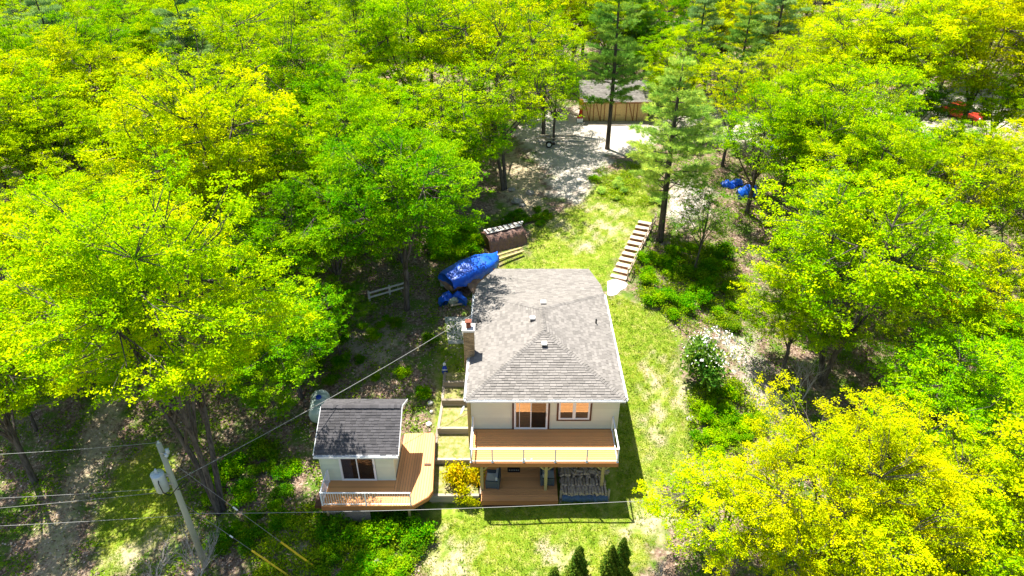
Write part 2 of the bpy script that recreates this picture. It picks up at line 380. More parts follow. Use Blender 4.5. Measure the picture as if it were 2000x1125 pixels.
# ------------------------------------------------------------------ house
def roof_shingles(poly, eave_a, eave_b, exposure, tab, parent, mat, seed, lift=.02):
    """tabs in courses over a planar roof polygon; courses run along eave_a -> eave_b"""
    poly = [Vector(p) for p in poly]; o = Vector(eave_a); u = (Vector(eave_b) - o).normalized()
    nrm = None
    for i in range(len(poly)):
        c = (poly[i] - o).cross(u)
        if c.length > .5: nrm = c.normalized(); break
    if nrm.z < 0: nrm = -nrm
    v = nrm.cross(u)
    if v.z < 0: v = -v
    P2 = [((p - o).dot(u), (p - o).dot(v)) for p in poly]; vmin = min(p[1] for p in P2); vmax = max(p[1] for p in P2)
    def span(y):
        y = min(max(y, vmin + 1e-4), vmax - 1e-4); xs = []
        for i in range(len(P2)):
            (x1, y1), (x2, y2) = P2[i], P2[(i + 1) % len(P2)]
            if (y1 > y) != (y2 > y): xs.append(x1 + (x2 - x1) * (y - y1) / (y2 - y1))
        return (min(xs), max(xs)) if len(xs) > 1 else (0, 0)
    rr = random.Random(seed); mb = MB(); y = vmin - .03; k = 0
    while y < vmax - .02:
        y2 = min(y + exposure, vmax); s1 = span(y); s2 = span(y2); x = min(s1[0], s2[0]) - rr.uniform(0, tab)
        while x < max(s1[1], s2[1]):
            wd = tab * rr.uniform(.8, 1.2); a, b = x + .008, x + wd - .008; x += wd
            q = [(min(max(a, s1[0]), s1[1]), y), (min(max(b, s1[0]), s1[1]), y), (min(max(b, s2[0]), s2[1]), y2), (min(max(a, s2[0]), s2[1]), y2)]
            if q[1][0] - q[0][0] < .01 and q[2][0] - q[3][0] < .01: continue
            h = lift * rr.uniform(.8, 1.5); z = rr.uniform(-.012, .012)
            top = [o + u * qx + v * (qy + (z if i < 2 else 0)) + nrm * (h if i < 2 else .003) for i, (qx, qy) in enumerate(q)]
            lo = [o + u * qx + v * (qy + (z if i < 2 else 0)) + nrm * .001 for i, (qx, qy) in enumerate(q[:2])]
            mb.add(top + lo, [(0, 1, 2, 3), (4, 5, 1, 0)])
        y = y2; k += 1
    return mb.build('shingles', mat, parent, kind='stuff')
def cap_row(p, q, parent, mat, w=.3, step=.16, seed=0):
    p, q = Vector(p), Vector(q); d = (q - p); n = int(d.length / step); d.normalize(); r = d.cross(Vector((0, 0, 1))).normalized()
    mb = MB(); rr = random.Random(seed)
    for i in range(n):
        a = p + d * (i * step); b = a + d * step * 1.1; j = rr.uniform(-.01, .01)
        f = lambda c, s, h: c + r * (s * w / 2 + j) + Vector((0, 0, h - abs(s) * w * .19))
        mb.add([f(a, -1, .055), f(a, 0, .065), f(a, 1, .055), f(b, 1, .03), f(b, 0, .04), f(b, -1, .03), f(a, -1, .01), f(a, 1, .01)],
               [(0, 1, 4, 5), (1, 2, 3, 4), (6, 7, 2, 1, 0)])
    o = mb.build('ridge_cap', mat, parent, kind='stuff'); return o
def siding_wall(parent, x0, x1, z0, z1, Y, mat, holes, h=.2, face=-1):
    z = z0
    while z < z1 - .01:
        zt = min(z + h, z1); xs = [(x0, x1)]
        for hx0, hx1, hz0, hz1 in holes:
            if hz0 < zt - .02 and hz1 > z + .02:
                nx_ = []
                for a, b in xs:
                    if hx0 > a: nx_.append((a, min(b, hx0)))
                    if hx1 < b: nx_.append((max(a, hx1), b))
                xs = nx_
        for a, b in xs:
            if b - a > .02:
                MB().add([(a, Y, z), (b, Y, z), (b, Y, zt), (a, Y, zt), (a, Y + face * .03, z), (b, Y + face * .03, z), (b, Y + face * .008, zt), (a, Y + face * .008, zt)],
                         [(4, 5, 6, 7), (0, 1, 5, 4), (3, 7, 6, 2), (0, 4, 7, 3), (1, 2, 6, 5)]).build('siding_board', mat, parent)
        z = zt
EV, RZ, DK, LD = 5.8, 7.23, 3.3, .7
HX0, HX1, HYF, HYB = -2.15, 5.72, 27.5, 37.0
house = thing('house', 'grey shingled hip-roof house with glass-railed front deck in the clearing', 'house', (1.8, 32, .4))
A_, B_ = Vector((-2.42, 27.1, EV)), Vector((5.98, 27.1, EV)); C_, D_ = Vector((-2.42, 37.3, EV)), Vector((5.98, 37.3, EV))
F_, R_ = Vector((1.8, 31.25, RZ)), Vector((1.76, 33.5, RZ))
sl = .165
def ext(px, py):
    d = ray(px, py); t = (EV + sl * 37.3 - CAMH) / (d.z + sl * d.y); return Vector((d.x * t, d.y * t, CAMH + d.z * t))
E1, E2, E3, E4 = ext(1177, 556), ext(1150, 525.5), ext(967, 525.5), ext(938, 556)
E1.x, E4.x = 5.95, -2.35
ext_poly = [C_, D_, E1, E2, E3, E4]
# body
body_poly = [(HX0, HYF + .05), (HX1, HYF + .05), (HX1, HYB)] + [(p.x - (.3 if p.x > 2 else -.3), p.y - .35) for p in (E1, E2, E3, E4)] + [(HX0, HYB)]
wl_ = MB().prism(body_poly, -.6, [EV - .03] * 3 + [E1.z - .2, E2.z - .12, E3.z - .12, E4.z - .2] + [EV - .03]); 
wallo = wl_.build('wall', 'siding', house)
DX0, DX1, DZ1 = 0.11, 1.94, 5.36           # patio door clear opening
WX0, WX1, WZ0, WZ1 = 2.52, 4.20, 4.02, 5.36
fw = B('front_wall', (HX0 - .02, HYF + .0, DK - .05), (HX1 + .02, HYF + .045, DK - .02), 'trim', house)
siding_wall(fw, HX0, HX1, DK, EV - .03, HYF + .045, 'siding', [(DX0 - .1, DX1 + .1, DK - .1, DZ1 + .1), (WX0 - .1, WX1 + .1, WZ0 - .1, WZ1 + .1)], .205)
for x in (HX0 - .06, HX1): B('corner_board', (x, HYF - .005, DK), (x + .06, HYF + .06, EV - .05), 'siding', house)
def opening_trim(par, x0, x1, z0, z1, Y, mat, w=.1, sill=True):
    B('casing', (x0 - w, Y - .03, z0 - (w if sill else 0)), (x0, Y + .04, z1 + w), mat, par); B('casing', (x1, Y - .03, z0 - (w if sill else 0)), (x1 + w, Y + .04, z1 + w), mat, par)
    B('head_casing', (x0, Y - .027, z1), (x1, Y + .04, z1 + w), mat, par)
    if sill: B('sill', (x0, Y - .034, z0 - w), (x1, Y + .04, z0), mat, par)
def frame_ring(x0, x1, z0, z1, Y, w, d):
    mb = MB(); mb.box((x0, Y, z0), (x0 + w, Y + d, z1)).box((x1 - w, Y, z0), (x1, Y + d, z1)).box((x0 + w, Y + .002, z1 - w), (x1 - w, Y + d, z1)).box((x0 + w, Y + .002, z0), (x1 - w, Y + d, z0 + w)); return mb
def slider(par, x0, x1, z0, z1, Y, trim, glass=('pane', 'pane')):
    d = MB().box((x0, Y + .045, z0), (x1, Y + .05, z1)).build('patio_door', 'interior', par)
    if trim: opening_trim(d, x0, x1, z0, z1, Y, trim, .1, False)
    frame_ring(x0, x1, z0, z1, Y - .035, .05, .07).build('frame', 'vinyl', d)
    xm = (x0 + x1) / 2
    for gm_, a, b, yy in ((glass[0], x0 + .05, xm + .03, Y - .005), (glass[1], xm - .03, x1 - .05, Y - .027)):
        frame_ring(a, b, z0 + .05, z1 - .05, yy, .055, .022).build('sash', 'vinyl', d)
        B('pane', (a + .05, yy + .008, z0 + .1), (b - .05, yy + .014, z1 - .1), gm_, d)
    B('handle', (x1 - .1, Y - .06, z0 + .95), (x1 - .075, Y - .027, z0 + 1.2), 'galv', d)
    return d
door = slider(house, DX0, DX1, DK + .01, DZ1, HYF, 'trim', ('pane', 'pane_dark'))
B('screen', (DX0 + .28, HYF - .016, DK + .08), (DX0 + .31, HYF - .012, DZ1 - .08), 'vinyl', door)
win = MB().box((WX0, HYF + .045, WZ0), (WX1, HYF + .05, WZ1)).build('window', 'interior', house)
opening_trim(win, WX0, WX1, WZ0, WZ1, HYF, 'trim', .1)
frame_ring(WX0, WX1, WZ0, WZ1, HYF - .035, .06, .07).build('frame', 'vinyl', win)
xm = (WX0 + WX1) / 2
B('mullion', (xm - .05, HYF - .03, WZ0 + .06), (xm + .05, HYF + .03, WZ1 - .06), 'vinyl', win)
for a, b in ((WX0 + .06, xm - .05), (xm + .05, WX1 - .06)):
    frame_ring(a, b, WZ0 + .06, WZ1 - .06, HYF - .02, .035, .03).build('sash', 'vinyl', win)
    B('pane', (a + .03, HYF - .01, WZ0 + .09), (b - .03, HYF - .004, WZ1 - .09), 'pane', win)
# roof
rf = MB()
rf.add([A_, B_, C_, D_, F_, R_] + [p - Vector((0, 0, .1)) for p in (A_, B_, C_, D_)],
       [(0, 1, 4), (1, 3, 5, 4), (3, 2, 5), (2, 0, 4, 5), (6, 8, 9, 7), (0, 6, 7, 1), (1, 7, 9, 3), (3, 9, 8, 2), (2, 8, 6, 0)])
roof = rf.build('roof', 'under', house)
rx = MB().prism([(p.x, p.y) for p in ext_poly], [p.z - .11 for p in ext_poly], [p.z - .004 for p in ext_poly]); ro2 = rx.build('rear_roof', 'under', house)
roof_shingles([A_, B_, F_], A_, B_, .165, .31, roof, 'shA', 1, .03)
roof_shingles([B_, D_, R_, F_], B_, D_, .165, .31, roof, 'shA', 2)
roof_shingles([C_, A_, F_, R_], C_, A_, .165, .31, roof, 'shA', 3)
roof_shingles([D_, C_, R_], D_, C_, .165, .31, roof, 'shA', 4, .012)
roof_shingles(ext_poly, C_, D_, .165, .31, ro2, 'shA', 5, .012)
for i, (p, q) in enumerate(((A_, F_), (B_, F_), (D_, R_), (C_, R_), (F_, R_))): cap_row(p, q, roof, 'shA', .3, .16, i)
def gutter(p, q, side, par):
    mb = MB(); p, q, side = Vector(p), Vector(q), Vector(side)
    up = Vector((0, 0, 1)); o = up * -.06
    mb.beam(p + side * .015 + o, q + side * .015 + o, .03, .15); mb.beam(p + side * .12 + o - up * .01, q + side * .12 + o - up * .01, .015, .1)
    mb.beam(p + side * .065 + o - up * .07, q + side * .065 + o - up * .07, .125, .015)
    return mb.build('gutter', 'white', par)
gutter(A_, B_, (0, -1, 0), house); gutter(B_, D_, (1, 0, 0), house); gutter(A_, C_, (-1, 0, 0), house)
B('soffit', (A_.x + .03, A_.y + .03, EV - .13), (B_.x - .03, HYF + .04, EV - .112), 'soff', house)
B('soffit', (HX1 + .01, HYF + .05, EV - .13), (B_.x - .03, 37.2, EV - .112), 'soff', house); B('soffit', (A_.x + .03, HYF + .05, EV - .13), (HX0 - .01, 37.2, EV - .112), 'soff', house)
def slope_pt(px, py, P, Q, R3):
    n = (Vector(Q) - Vector(P)).cross(Vector(R3) - Vector(P)).normalized(); d = ray(px, py); c = Vector((0, 0, CAMH))
    return c + d * ((Vector(P) - c).dot(n) / d.dot(n)), (n if n.z > 0 else -n)
for px, py, tri, sz in ((1040, 625, (C_, A_, F_), .3), (1063, 675, (A_, B_, F_), .3), (1061, 594, (D_, C_, R_), .32)):
    p, n = slope_pt(px, py, *tri); v = MB()
    v.prism([(p.x - sz * .45, p.y - sz * .45), (p.x + sz * .45, p.y - sz * .45), (p.x + sz * .45, p.y + sz * .45), (p.x - sz * .45, p.y + sz * .45)], p.z - .15, p.z + .1)
    vo = v.build('roof_vent', 'dark', house)
    MB().prism([(p.x - sz / 2, p.y - sz / 2), (p.x + sz / 2, p.y - sz / 2), (p.x + sz / 2, p.y + sz / 2), (p.x - sz / 2, p.y + sz / 2)], p.z + .1, p.z + .2).build('vent_hood', 'cap', vo)
p, n = slope_pt(1164, 632, B_, D_, R_)
MB().tube([p - Vector((0, 0, .1)), p + Vector((0, 0, .33))], .05, 10).build('vent_pipe', 'rubber', house)
p, n = slope_pt(936, 628, C_, A_, F_)
ms = MB().tube([p - Vector((0, 0, .3)), p + Vector((0, 0, .75)), p + Vector((-.05, -.02, .85))], .035, 8).build('service_mast', 'galv', house)
MB().tube([p + Vector((.0 + .28 * math.sin(a), -.05, .55 + .22 * math.cos(a))) for a in np.linspace(-.2, 5.4, 18)], .012, 5).build('cable_loop', 'bwire', ms)
MB().prism([(p.x - .12, p.y - .12), (p.x + .12, p.y - .12), (p.x + .12, p.y + .12), (p.x - .12, p.y + .12)], p.z + .0, p.z + .07).build('flashing', 'rubber', ms)
MAST = p + Vector((-.06, -.02, .8))
# chimney on the left wall
p = onY(920, 712, 30.5); cx, cy = -2.42, 30.9
ch = B('chimney', (cx - .27, cy - .27, .5), (cx + .27, cy + .27, 7.62), 'mortar', house)
bm_ = MB(); rr = random.Random(4)
for r in range(60):
    z = 4.6 + r * .076
    if z > 7.5: break
    for fc in range(4):
        for k in range(3):
            a = -.28 + k * .2 - (.1 if r % 2 else 0); b = a + .185; a, b = max(a, -.285), min(b + (.1 if k == 2 and r % 2 else 0), .285)
            o = .283 + rr.uniform(0, .012)
            if fc == 0: bm_.box((cx + a, cy - o, z), (cx + b, cy - .26, z + .062))
            elif fc == 1: bm_.box((cx + a, cy + .26, z), (cx + b, cy + o, z + .062))
            elif fc == 2: bm_.box((cx - o, cy + a, z + .001), (cx - .26, cy + b, z + .061))
            else: bm_.box((cx + .26, cy + a, z + .001), (cx + o, cy + b, z + .061))
bm_.build('brickwork', 'brickA', ch, kind='stuff')
MB().prism([(cx - .36, cy - .36), (cx + .36, cy - .36), (cx + .36, cy + .36), (cx - .36, cy + .36)], 7.62, 7.74).build('chimney_cap', 'cap', ch)
MB().box((cx - .13, cy - .13, 7.74), (cx + .13, cy + .13, 8.05)).build('flue', 'rust', ch)
B('flue_cover', (cx - .18, cy - .18, 8.12), (cx + .18, cy + .18, 8.16), 'rust', ch)
for dx in (-.11, .11):
    for dy in (-.11, .11): B('flue_leg', (cx + dx - .012, cy + dy - .012, 8.05), (cx + dx + .012, cy + dy + .012, 8.12), 'rust', ch)
# upper deck
UX0, UX1, UY0, UY1 = -2.15, 5.5, 25.02, 27.47
deck = B('upper_deck', (UX0 + .05, UY0 + .1, DK - .24), (UX1 - .05, UY1 - .02, DK - .035), 'trim', house)
y = UY0; nb = 17; bw = (UY1 - UY0) / nb
for i in range(nb): B('deck_board', (UX0 - .03, UY0 + i * bw + .008, DK - .033), (UX1 + .03, UY0 + (i + 1) * bw - .008, DK + (i % 3) * .0012), 'deck', deck)
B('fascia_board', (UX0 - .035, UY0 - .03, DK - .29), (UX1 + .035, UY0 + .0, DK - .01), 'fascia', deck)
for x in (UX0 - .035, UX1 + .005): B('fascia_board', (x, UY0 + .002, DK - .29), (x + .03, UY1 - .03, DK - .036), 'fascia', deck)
B('carrying_beam', (UX0 + .1, UY0 + .42, DK - .48), (UX1 - .1, UY0 + .56, DK - .241), 'post', deck)
MB().tube([(UX0 + .22, UY1 - .15, DK + .01), (UX0 + .22, UY0 + .1, DK + .01)], .012, 5).build('edge_strip', 'fascia', deck)
rail = MB()
RT = DK + .95; PX = [UX0 + .03, -1.02, .6, 2.24, 3.88, UX1 - .03]
rail.beam((PX[0] - .04, UY0 + .05, RT), (PX[-1] + .04, UY0 + .05, RT), .08, .05)
for x in (PX[0], PX[-1]): rail.beam((x, UY0 + .09, RT), (x, UY1 - .1, RT), .07, .05)
railing = rail.build('deck_railing', 'white', house)
bb = MB().beam((PX[0], UY0 + .05, DK + .08), (PX[-1], UY0 + .05, DK + .08), .045, .05)
for x in (PX[0], PX[-1]): bb.beam((x, UY0 + .08, DK + .08), (x, UY1 - .1, DK + .08), .045, .05)
bb.build('bottom_rail', 'alu', railing)
for x in PX:
    MB().box((x - .035, UY0 + .015, DK + .002), (x + .035, UY0 + .085, RT - .025)).box((x - .06, UY0 - .005, DK + .001), (x + .06, UY0 + .11, DK + .015)).build('post', 'alu', railing)
for x in (PX[0], PX[-1]): MB().box((x - .035, UY1 - .13, DK + .002), (x + .035, UY1 - .06, RT + .06)).build('post', 'white', railing)
for a, b in zip(PX[:-1], PX[1:]): B('glass_pane', (a + .04, UY0 + .047, DK + .11), (b - .04, UY0 + .053, RT - .03), 'railglass', railing)
for x in (PX[0], PX[-1]): B('glass_pane', (x - .003, UY0 + .1, DK + .11), (x + .003, UY1 - .14, RT - .03), 'railglass', railing)
LDf = 24.75
for x, yy in ((-1.62, UY0 + .5), (1.82, UY0 + .5), (4.85, UY0 + .5)):
    zb = LD + .001 if x < 2.4 else float(g(x, yy)) - .1
    po = B('deck_post', (x - .08, yy - .08, zb), (x + .08, yy + .08, DK - .481), 'post', house)
    for s in (-1, 1):
        if x + s * .6 > UX0 + .2: MB().beam((x + s * .085, yy, DK - 1.05), (x + s * .62, yy, DK - .5), .05, .09).build('diagonal_bar', 'post', po)  # braces from deck post to carrying beam
for x, zz in ((.62, -.02), (1.02, 0)):
    tag(MB().blob((x, UY0 + .2, DK + .045), (.11 if x < 1 else .07, .05, .04), 3, 10, 6, .1).build('sandal', 'cushion', None, True), 'small pale grey sandal on deck boards behind glass, ' + ('larger' if x < 1 else 'smaller') + ' one', 'sandal', 'sandals left by the deck railing')
# lower storey and deck
lw = B('basement_wall', (HX0 + .02, HYF + .0, LD), (HX1 - .02, HYF + .045, DK - .25), 'siding', house)
slider(house, .3, 2.1, LD + .02, LD + 2.05, HYF - .01, 'trim')
ld = B('lower_deck', (-1.62, LDf + .06, -.3), (2.44, HYF - .01, LD - .036), 'trim', house)
nb = 20; bw = (HYF - LDf) / nb
for i in range(nb): B('deck_board', (-1.66, LDf + i * bw + .008, LD - .034), (2.47, LDf + (i + 1) * bw - .008, LD + (i % 3) * .0012), 'deck', ld)
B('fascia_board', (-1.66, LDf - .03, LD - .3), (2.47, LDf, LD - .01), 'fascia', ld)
B('side_rail', (-1.75, 25.15, LD - .5), (-1.67, HYF - .1, LD + .1), 'timber', ld)
tag(MB().box((-.25, 26.75, LD + .003), (.45, 27.15, LD + .02)).build('doormat', 'mat'), 'dark patterned doormat by the lower deck wall', 'doormat')
wmat = bpy.context.scene.objects['doormat']; ORG['doormat'] = Vector(wmat.location)
for i in range(6): MB().box((-.17 + i * .1, 26.86, LD + .021), (-.12 + i * .1, 26.92, LD + .024)).build('mat_motif', 'cushion', wmat)
def armchair(x, y, rz, label):
    t = thing('wicker_armchair', label, 'armchair', (x, y, LD + .003), 'wicker armchairs under the deck'); o = Vector((x, y, LD + .003))
    c, s = math.cos(rz), math.sin(rz)
    def bx(n, a, b, m):
        mb = MB().box(a, b); mb.v = [(o.x + v[0] * c - v[1] * s, o.y + v[0] * s + v[1] * c, o.z + v[2]) for v in mb.v]; return mb.build(n, m, t)
    bx('seat_base', (-.36, -.36, .08), (.36, .3, .33), 'wicker'); bx('arm', (-.44, -.36, .1), (-.361, .3, .62), 'wicker'); bx('arm', (.361, -.36, .1), (.44, .3, .62), 'wicker')
    bx('backrest', (-.44, .301, .1), (.44, .4, .9), 'wicker'); bx('seat_cushion', (-.34, -.35, .331), (.34, .18, .45), 'cushion'); bx('back_cushion', (-.33, .181, .45), (.33, .299, .85), 'cushion')
    for a in (-.4, .36):
        for b in (-.34, .3): bx('leg', (a, b, 0), (a + .05, b + .05, .1), 'wicker')
armchair(-1.05, 25.95, math.radians(-95), 'dark wicker armchair with pale cushions at left post of lower deck')
armchair(1.95, 26.15, math.radians(90), 'dark wicker armchair with pale cushions beside the firewood')
# firewood rack
fr = thing('firewood_rack', 'dark timber rack holding split firewood under the deck', 'rack', (3.9, 25.6, .4))
for x in (2.62, 5.2):
    for yy in (25.0, 26.75): B('upright', (x - .05, yy - .05, .2), (x + .05, yy + .05, 1.75 if yy > 26 else 1.3), 'timber', fr)
for yy in (25.0, 25.5, 26.2, 26.75): B('base_beam', (2.6, yy - .05, .5), (5.22, yy + .05, .6), 'timber', fr)
B('front_board', (2.67, 24.93, .45), (5.15, 24.97, .68), 'timber', fr)
tp = MB(); nxt = 26
for i in range(nxt + 1):
    x = 2.7 + 2.45 * i / nxt; w = .03 * math.sin(i * 1.9) + .02 * math.sin(i * 4.3)
    tp.v += [(x, 24.925 + w, .42 + .04 * math.sin(i * .9)), (x, 24.80 + w, .62), (x, 24.90 + w * .6, .78 + .03 * math.sin(i * 1.3)), (x, 25.03, .84 + .02 * math.sin(i * 2.1))]
tp.f = [(i * 4 + k, i * 4 + 4 + k, i * 4 + 5 + k, i * 4 + 1 + k) for i in range(nxt) for k in range(3)]
M['dktarp'] = tarp_mat('dark_blue_grey_tarp', (.035, .075, .13), .4, .6)
tag(tp.build('firewood_tarp', 'dktarp', None, True), 'folded dark blue tarp along the front of the firewood', 'tarp')
rr = random.Random(8); k = 0
def log_mesh(seed):
    r = random.Random(seed); n = r.choice((4, 5, 5, 6)); L = .21; pr = [(r.uniform(.7, 1.1) * .085, 2 * math.pi * (i + r.uniform(-.25, .25)) / n) for i in range(n)]
    vs = [(a * math.cos(t), yy * L, a * math.sin(t)) for yy in (-1, 1) for a, t in pr]
    fs = [tuple(range(n - 1, -1, -1)), tuple(range(n, 2 * n))] + [(i, (i + 1) % n, n + (i + 1) % n, n + i) for i in range(n)]
    me = mesh_arrays('firewood_log', vs, fs, M['log']); return me
LOGM = [log_mesh(i) for i in range(9)]
for rank, (yc, rows) in enumerate(((25.24, 3), (25.72, 4), (26.2, 6), (26.62, 7))):
    for r in range(rows):
        x = 2.72 + (r % 2) * .05
        while x < 5.12:
            if r >= rows - 2 or rank == 0:
                o = link('firewood_log', LOGM[rr.randrange(9)], None, (x, yc + rr.uniform(-.05, .05), .69 + r * .135 + rr.uniform(-.02, .02)))
                o.rotation_euler = (rr.uniform(-.12, .12), rr.uniform(0, 6.28), rr.uniform(-.16, .16) + (rr.choice((0, 0, 1.4, .6)) if rank > 1 else 0)); o.scale = (1.15, 1.15, 1.15); tag(o, 'split firewood log in the stack under the deck', 'firewood log', 'logs in the firewood stack')
            x += rr.uniform(.14, .19)
B('stack_core', (2.7, 25.46, .61), (5.1, 26.8, .95), 'log', fr)
# satellite dish and post at the left corner
sd_ = thing('satellite_dish', 'small grey dish on brown post at the front left house corner', 'satellite dish', (-2.5, 27.9, 2.2))
B('post', (-2.42, 27.6, 1.6), (-2.24, 27.78, 5.3), 'post', sd_)
MB().tube([(-2.42, 27.7, 4.5), (-2.6, 27.6, 4.55)], .02, 6).build('arm', 'galv', sd_)
dm = MB(); 
for j in range(5):
    for k in range(14):
        r = .06 * j; a = 2 * math.pi * k / 14; dm.v.append((-2.62 - .12 + .9 * r * math.cos(a) * .6 + r * r * .8, 27.58 + r * math.sin(a), 4.6 + r * math.cos(a)))
dm.f = [(j * 14 + k, j * 14 + (k + 1) % 14, (j + 1) * 14 + (k + 1) % 14, (j + 1) * 14 + k) for j in range(4) for k in range(14)]
dm.build('dish', 'xfmr', sd_, True)
# concrete pad and flagstone strip
pad = [gnd(*p) for p in ((1186, 550), (1196, 546), (1207, 545), (1220, 549), (1226, 556), (1222, 563), (1212, 568), (1204, 576), (1193, 579), (1186, 577))]
mb = MB().prism([(p.x, p.y) for p in pad], [p.z - .15 for p in pad], [p.z + .03 for p in pad]); tag(mb.build('concrete_path', 'conc'), kind='structure')
pt = [gnd(*p) for p in ((868, 620), (926, 620), (916, 672), (876, 672))]
mb = MB().prism([(p.x, p.y) for p in pt], [p.z - .15 for p in pt], [p.z + .06 for p in pt]); tag(mb.build('stone_patio', 'conc'), kind='structure')

# ------------------------------------------------------------------ timber terraces between cabin and house
def grass_patch_mat():
    t = NT('terrace_dry_grass'); n3 = t.noise(24, 4, .75); n4 = t.noise(2.6, 5, .7)
    col = t.ramp(t.math('ADD', t.math('MULTIPLY', n4, .6), t.math('MULTIPLY', n3, .4)), [(.36, (.11, .17, .02)), (.46, (.21, .23, .05)), (.54, (.32, .27, .13)), (.68, (.40, .33, .21))])
    t.bump(n3, .7, .06); return t.done(col, .95, .1)
M['tgrass'] = grass_patch_mat()
terr = thing('timber_terrace', 'stepped grass terrace edged with weathered timbers between cabin and house', 'terrace', (-3.4, 26.5, .4))
def terrace(py0, py1, xl0, xl1, z, zlow):
    a, b = onz(xl0, py0, z), onz(xl1, py1, z); xr = HX0 - .03 if b.y > 27.5 else -1.8
    xr0 = HX0 - .06
    q = [(a.x, a.y), (xr0, a.y), (xr0 if b.y > 27.4 else -1.78, b.y), (b.x, b.y)]
    MB().prism(q, -.5, z - .03).build('grass_bed', 'tgrass', terr)
    MB().beam((b.x - .08, b.y, z - .05), (q[2][0], b.y, z - .05), .17, .16).build('timber', 'timber', terr)
    zz = z - .05 - .165
    while zz > zlow - .1: MB().beam((b.x - .08, b.y + .015, zz), (q[2][0], b.y + .015, zz), .16, .16).build('timber', 'timber', terr); zz -= .165
    MB().beam((a.x - .03, a.y, z - .048), (b.x - .03, b.y + .09, z - .048), .16, .16).build('timber', 'timber', terr)
terrace(897, 967, 849, 841, .82, .5)
terrace(835, 897, 856, 849, 1.15, .85)
terrace(781, 836, 866, 857, 1.55, 1.2)
terrace(746, 781, 868, 865, 1.95, 1.6)
terrace(727, 746, 870, 868, 2.3, 2.0)
for px, py, r in ((840, 788, .2), (838, 830, .2), (843, 806, .12)):
    p = gnd(px, py); tag(MB().blob(p + Vector((0, 0, .06)), (r, r, .12), px, 9, 5, .12).build('garden_stone', 'cap', None, True), {788: 'pale round garden stone farthest up the slope left of terrace', 830: 'pale round garden stone nearest the cabin deck corner', 806: 'smallest pale stone between two round garden stones'}[py], 'stone', 'pale stones left of the terrace')
p = gnd(869, 728); orn = thing('lawn_ornament', 'small blue and white upright ornament at edge of upper terrace', 'ornament', p)
MB().tube([p + Vector((0, 0, z)) for z in (0, .1, .35, .5, .6)], [.17, .2, .16, .12, .05], 10).build('body', 'blueitem', orn, True); MB().blob(p + Vector((0, 0, .7)), .11, 2, 10, 7, .02).build('head', 'white', orn, True)
MB().tube([p + Vector((-.16, -.08, .3)), p + Vector((0, -.2, .38)), p + Vector((.16, -.08, .3))], .04, 6).build('white_band', 'white', orn, True)

# ------------------------------------------------------------------ cabin
CD = 1.8; CY = 25.2
cabin = thing('cabin', 'small pale green cabin with dark shingle roof and wraparound wood deck', 'cabin', (-7.8, 26.5, .4))
cl, cr = onz(633, 938, CD).x, onz(772, 938, CD).x
ce = 3.95; RX0, RX1 = onz(612, 890, ce).x, onz(778, 887, ce).x; EY = onz(700, 889, ce).y; 
rz_ = 5.4; RY = onY(700, 793, 27.05).y; rz_ = onY(700, 793, 27.05).z; BY = 28.15; bz = onY(795, 780, BY).z
body = MB(); 
pr = [(CY + .05, CD - .3), (CY + .05, ce + .02), (RY, rz_ - .12), (BY - .25, bz - .02), (BY - .25, CD - .3)]
body.add([(cl, y, z) for y, z in pr] + [(cr, y, z) for y, z in pr], [(0, 1, 2, 3, 4), (9, 8, 7, 6, 5)] + [(i, 5 + i, 5 + (i + 1) % 5, (i + 1) % 5) for i in range(5)])
body.build('wall', 'siding2', cabin)
cfw = B('front_wall', (cl - .01, CY, CD - .02), (cr + .01, CY + .045, CD + .01), 'vinyl', cabin)
d0, d1 = onz(669, 937, CD).x, onz(737, 937, CD).x
siding_wall(cfw, cl, cr, CD + .01, ce + .04, CY + .045, 'siding2', [(d0 - .02, d1 + .02, CD - .1, CD + 1.98)], .2)
for x in (cl - .05, cr): B('corner_board', (x, CY - .005, CD), (x + .05, CY + .06, ce), 'siding2', cabin)
cd = slider(cabin, d0, d1, CD + .01, CD + 1.98, CY, None, ('pane_dark', 'pane_dark'))
B('blind', (d0 + .08, CY + .03, CD + .12), (d0 + .62, CY + .038, CD + 1.85), 'curtain', cd)
sw = B('side_window', (cr - .01, 26.0, 3.0), (cr + .02, 27.2, 4.1), 'vinyl', cabin); B('pane', (cr + .015, 26.08, 3.08), (cr + .028, 27.12, 4.02), 'pane', sw)
ra, rb, rc, rd = Vector((RX0, EY, ce)), Vector((RX1, EY, ce)), Vector((RX1 + .03, RY, rz_)), Vector((onz(640, 793, rz_).x, RY, rz_))
rd.x = min(rd.x, RX0 + .12); re_, rf_ = Vector((onY(795, 780, BY).x, BY, bz)), Vector((rd.x - .05, BY, bz))
r1 = MB(); up = Vector((0, 0, .1))
r1.add([ra, rb, rc, rd, ra - up, rb - up, rc - up, rd - up], [(0, 1, 2, 3), (7, 6, 5, 4), (0, 4, 5, 1), (1, 5, 6, 2), (3, 7, 4, 0)])
cro = r1.build('roof', 'under', cabin)
r2 = MB().add([rd, rc, re_, rf_, rd - up, rc - up, re_ - up, rf_ - up], [(0, 1, 2, 3), (7, 6, 5, 4), (1, 5, 6, 2), (2, 6, 7, 3), (3, 7, 4, 0)]); cro2 = r2.build('rear_roof', 'under', cabin)
roof_shingles([ra, rb, rc, rd], ra, rb, .15, .29, cro, 'shB', 11, .022)
roof_shingles([rf_, re_, rc, rd], re_, rf_, .15, .29, cro2, 'shB', 12, .015)
cap_row(rd, rc, cro, 'shB', .3, .16, 9)
gutter(ra, rb, (0, -1, 0), cabin)
MB().beam(rb + Vector((.02, 0, -.06)), rc + Vector((.02, 0, -.06)), .03, .15).build('rake_board', 'white', cabin); MB().beam(rc + Vector((.02, 0, -.06)), re_ + Vector((.02, 0, -.06)), .03, .15).build('rake_board', 'white', cabin)
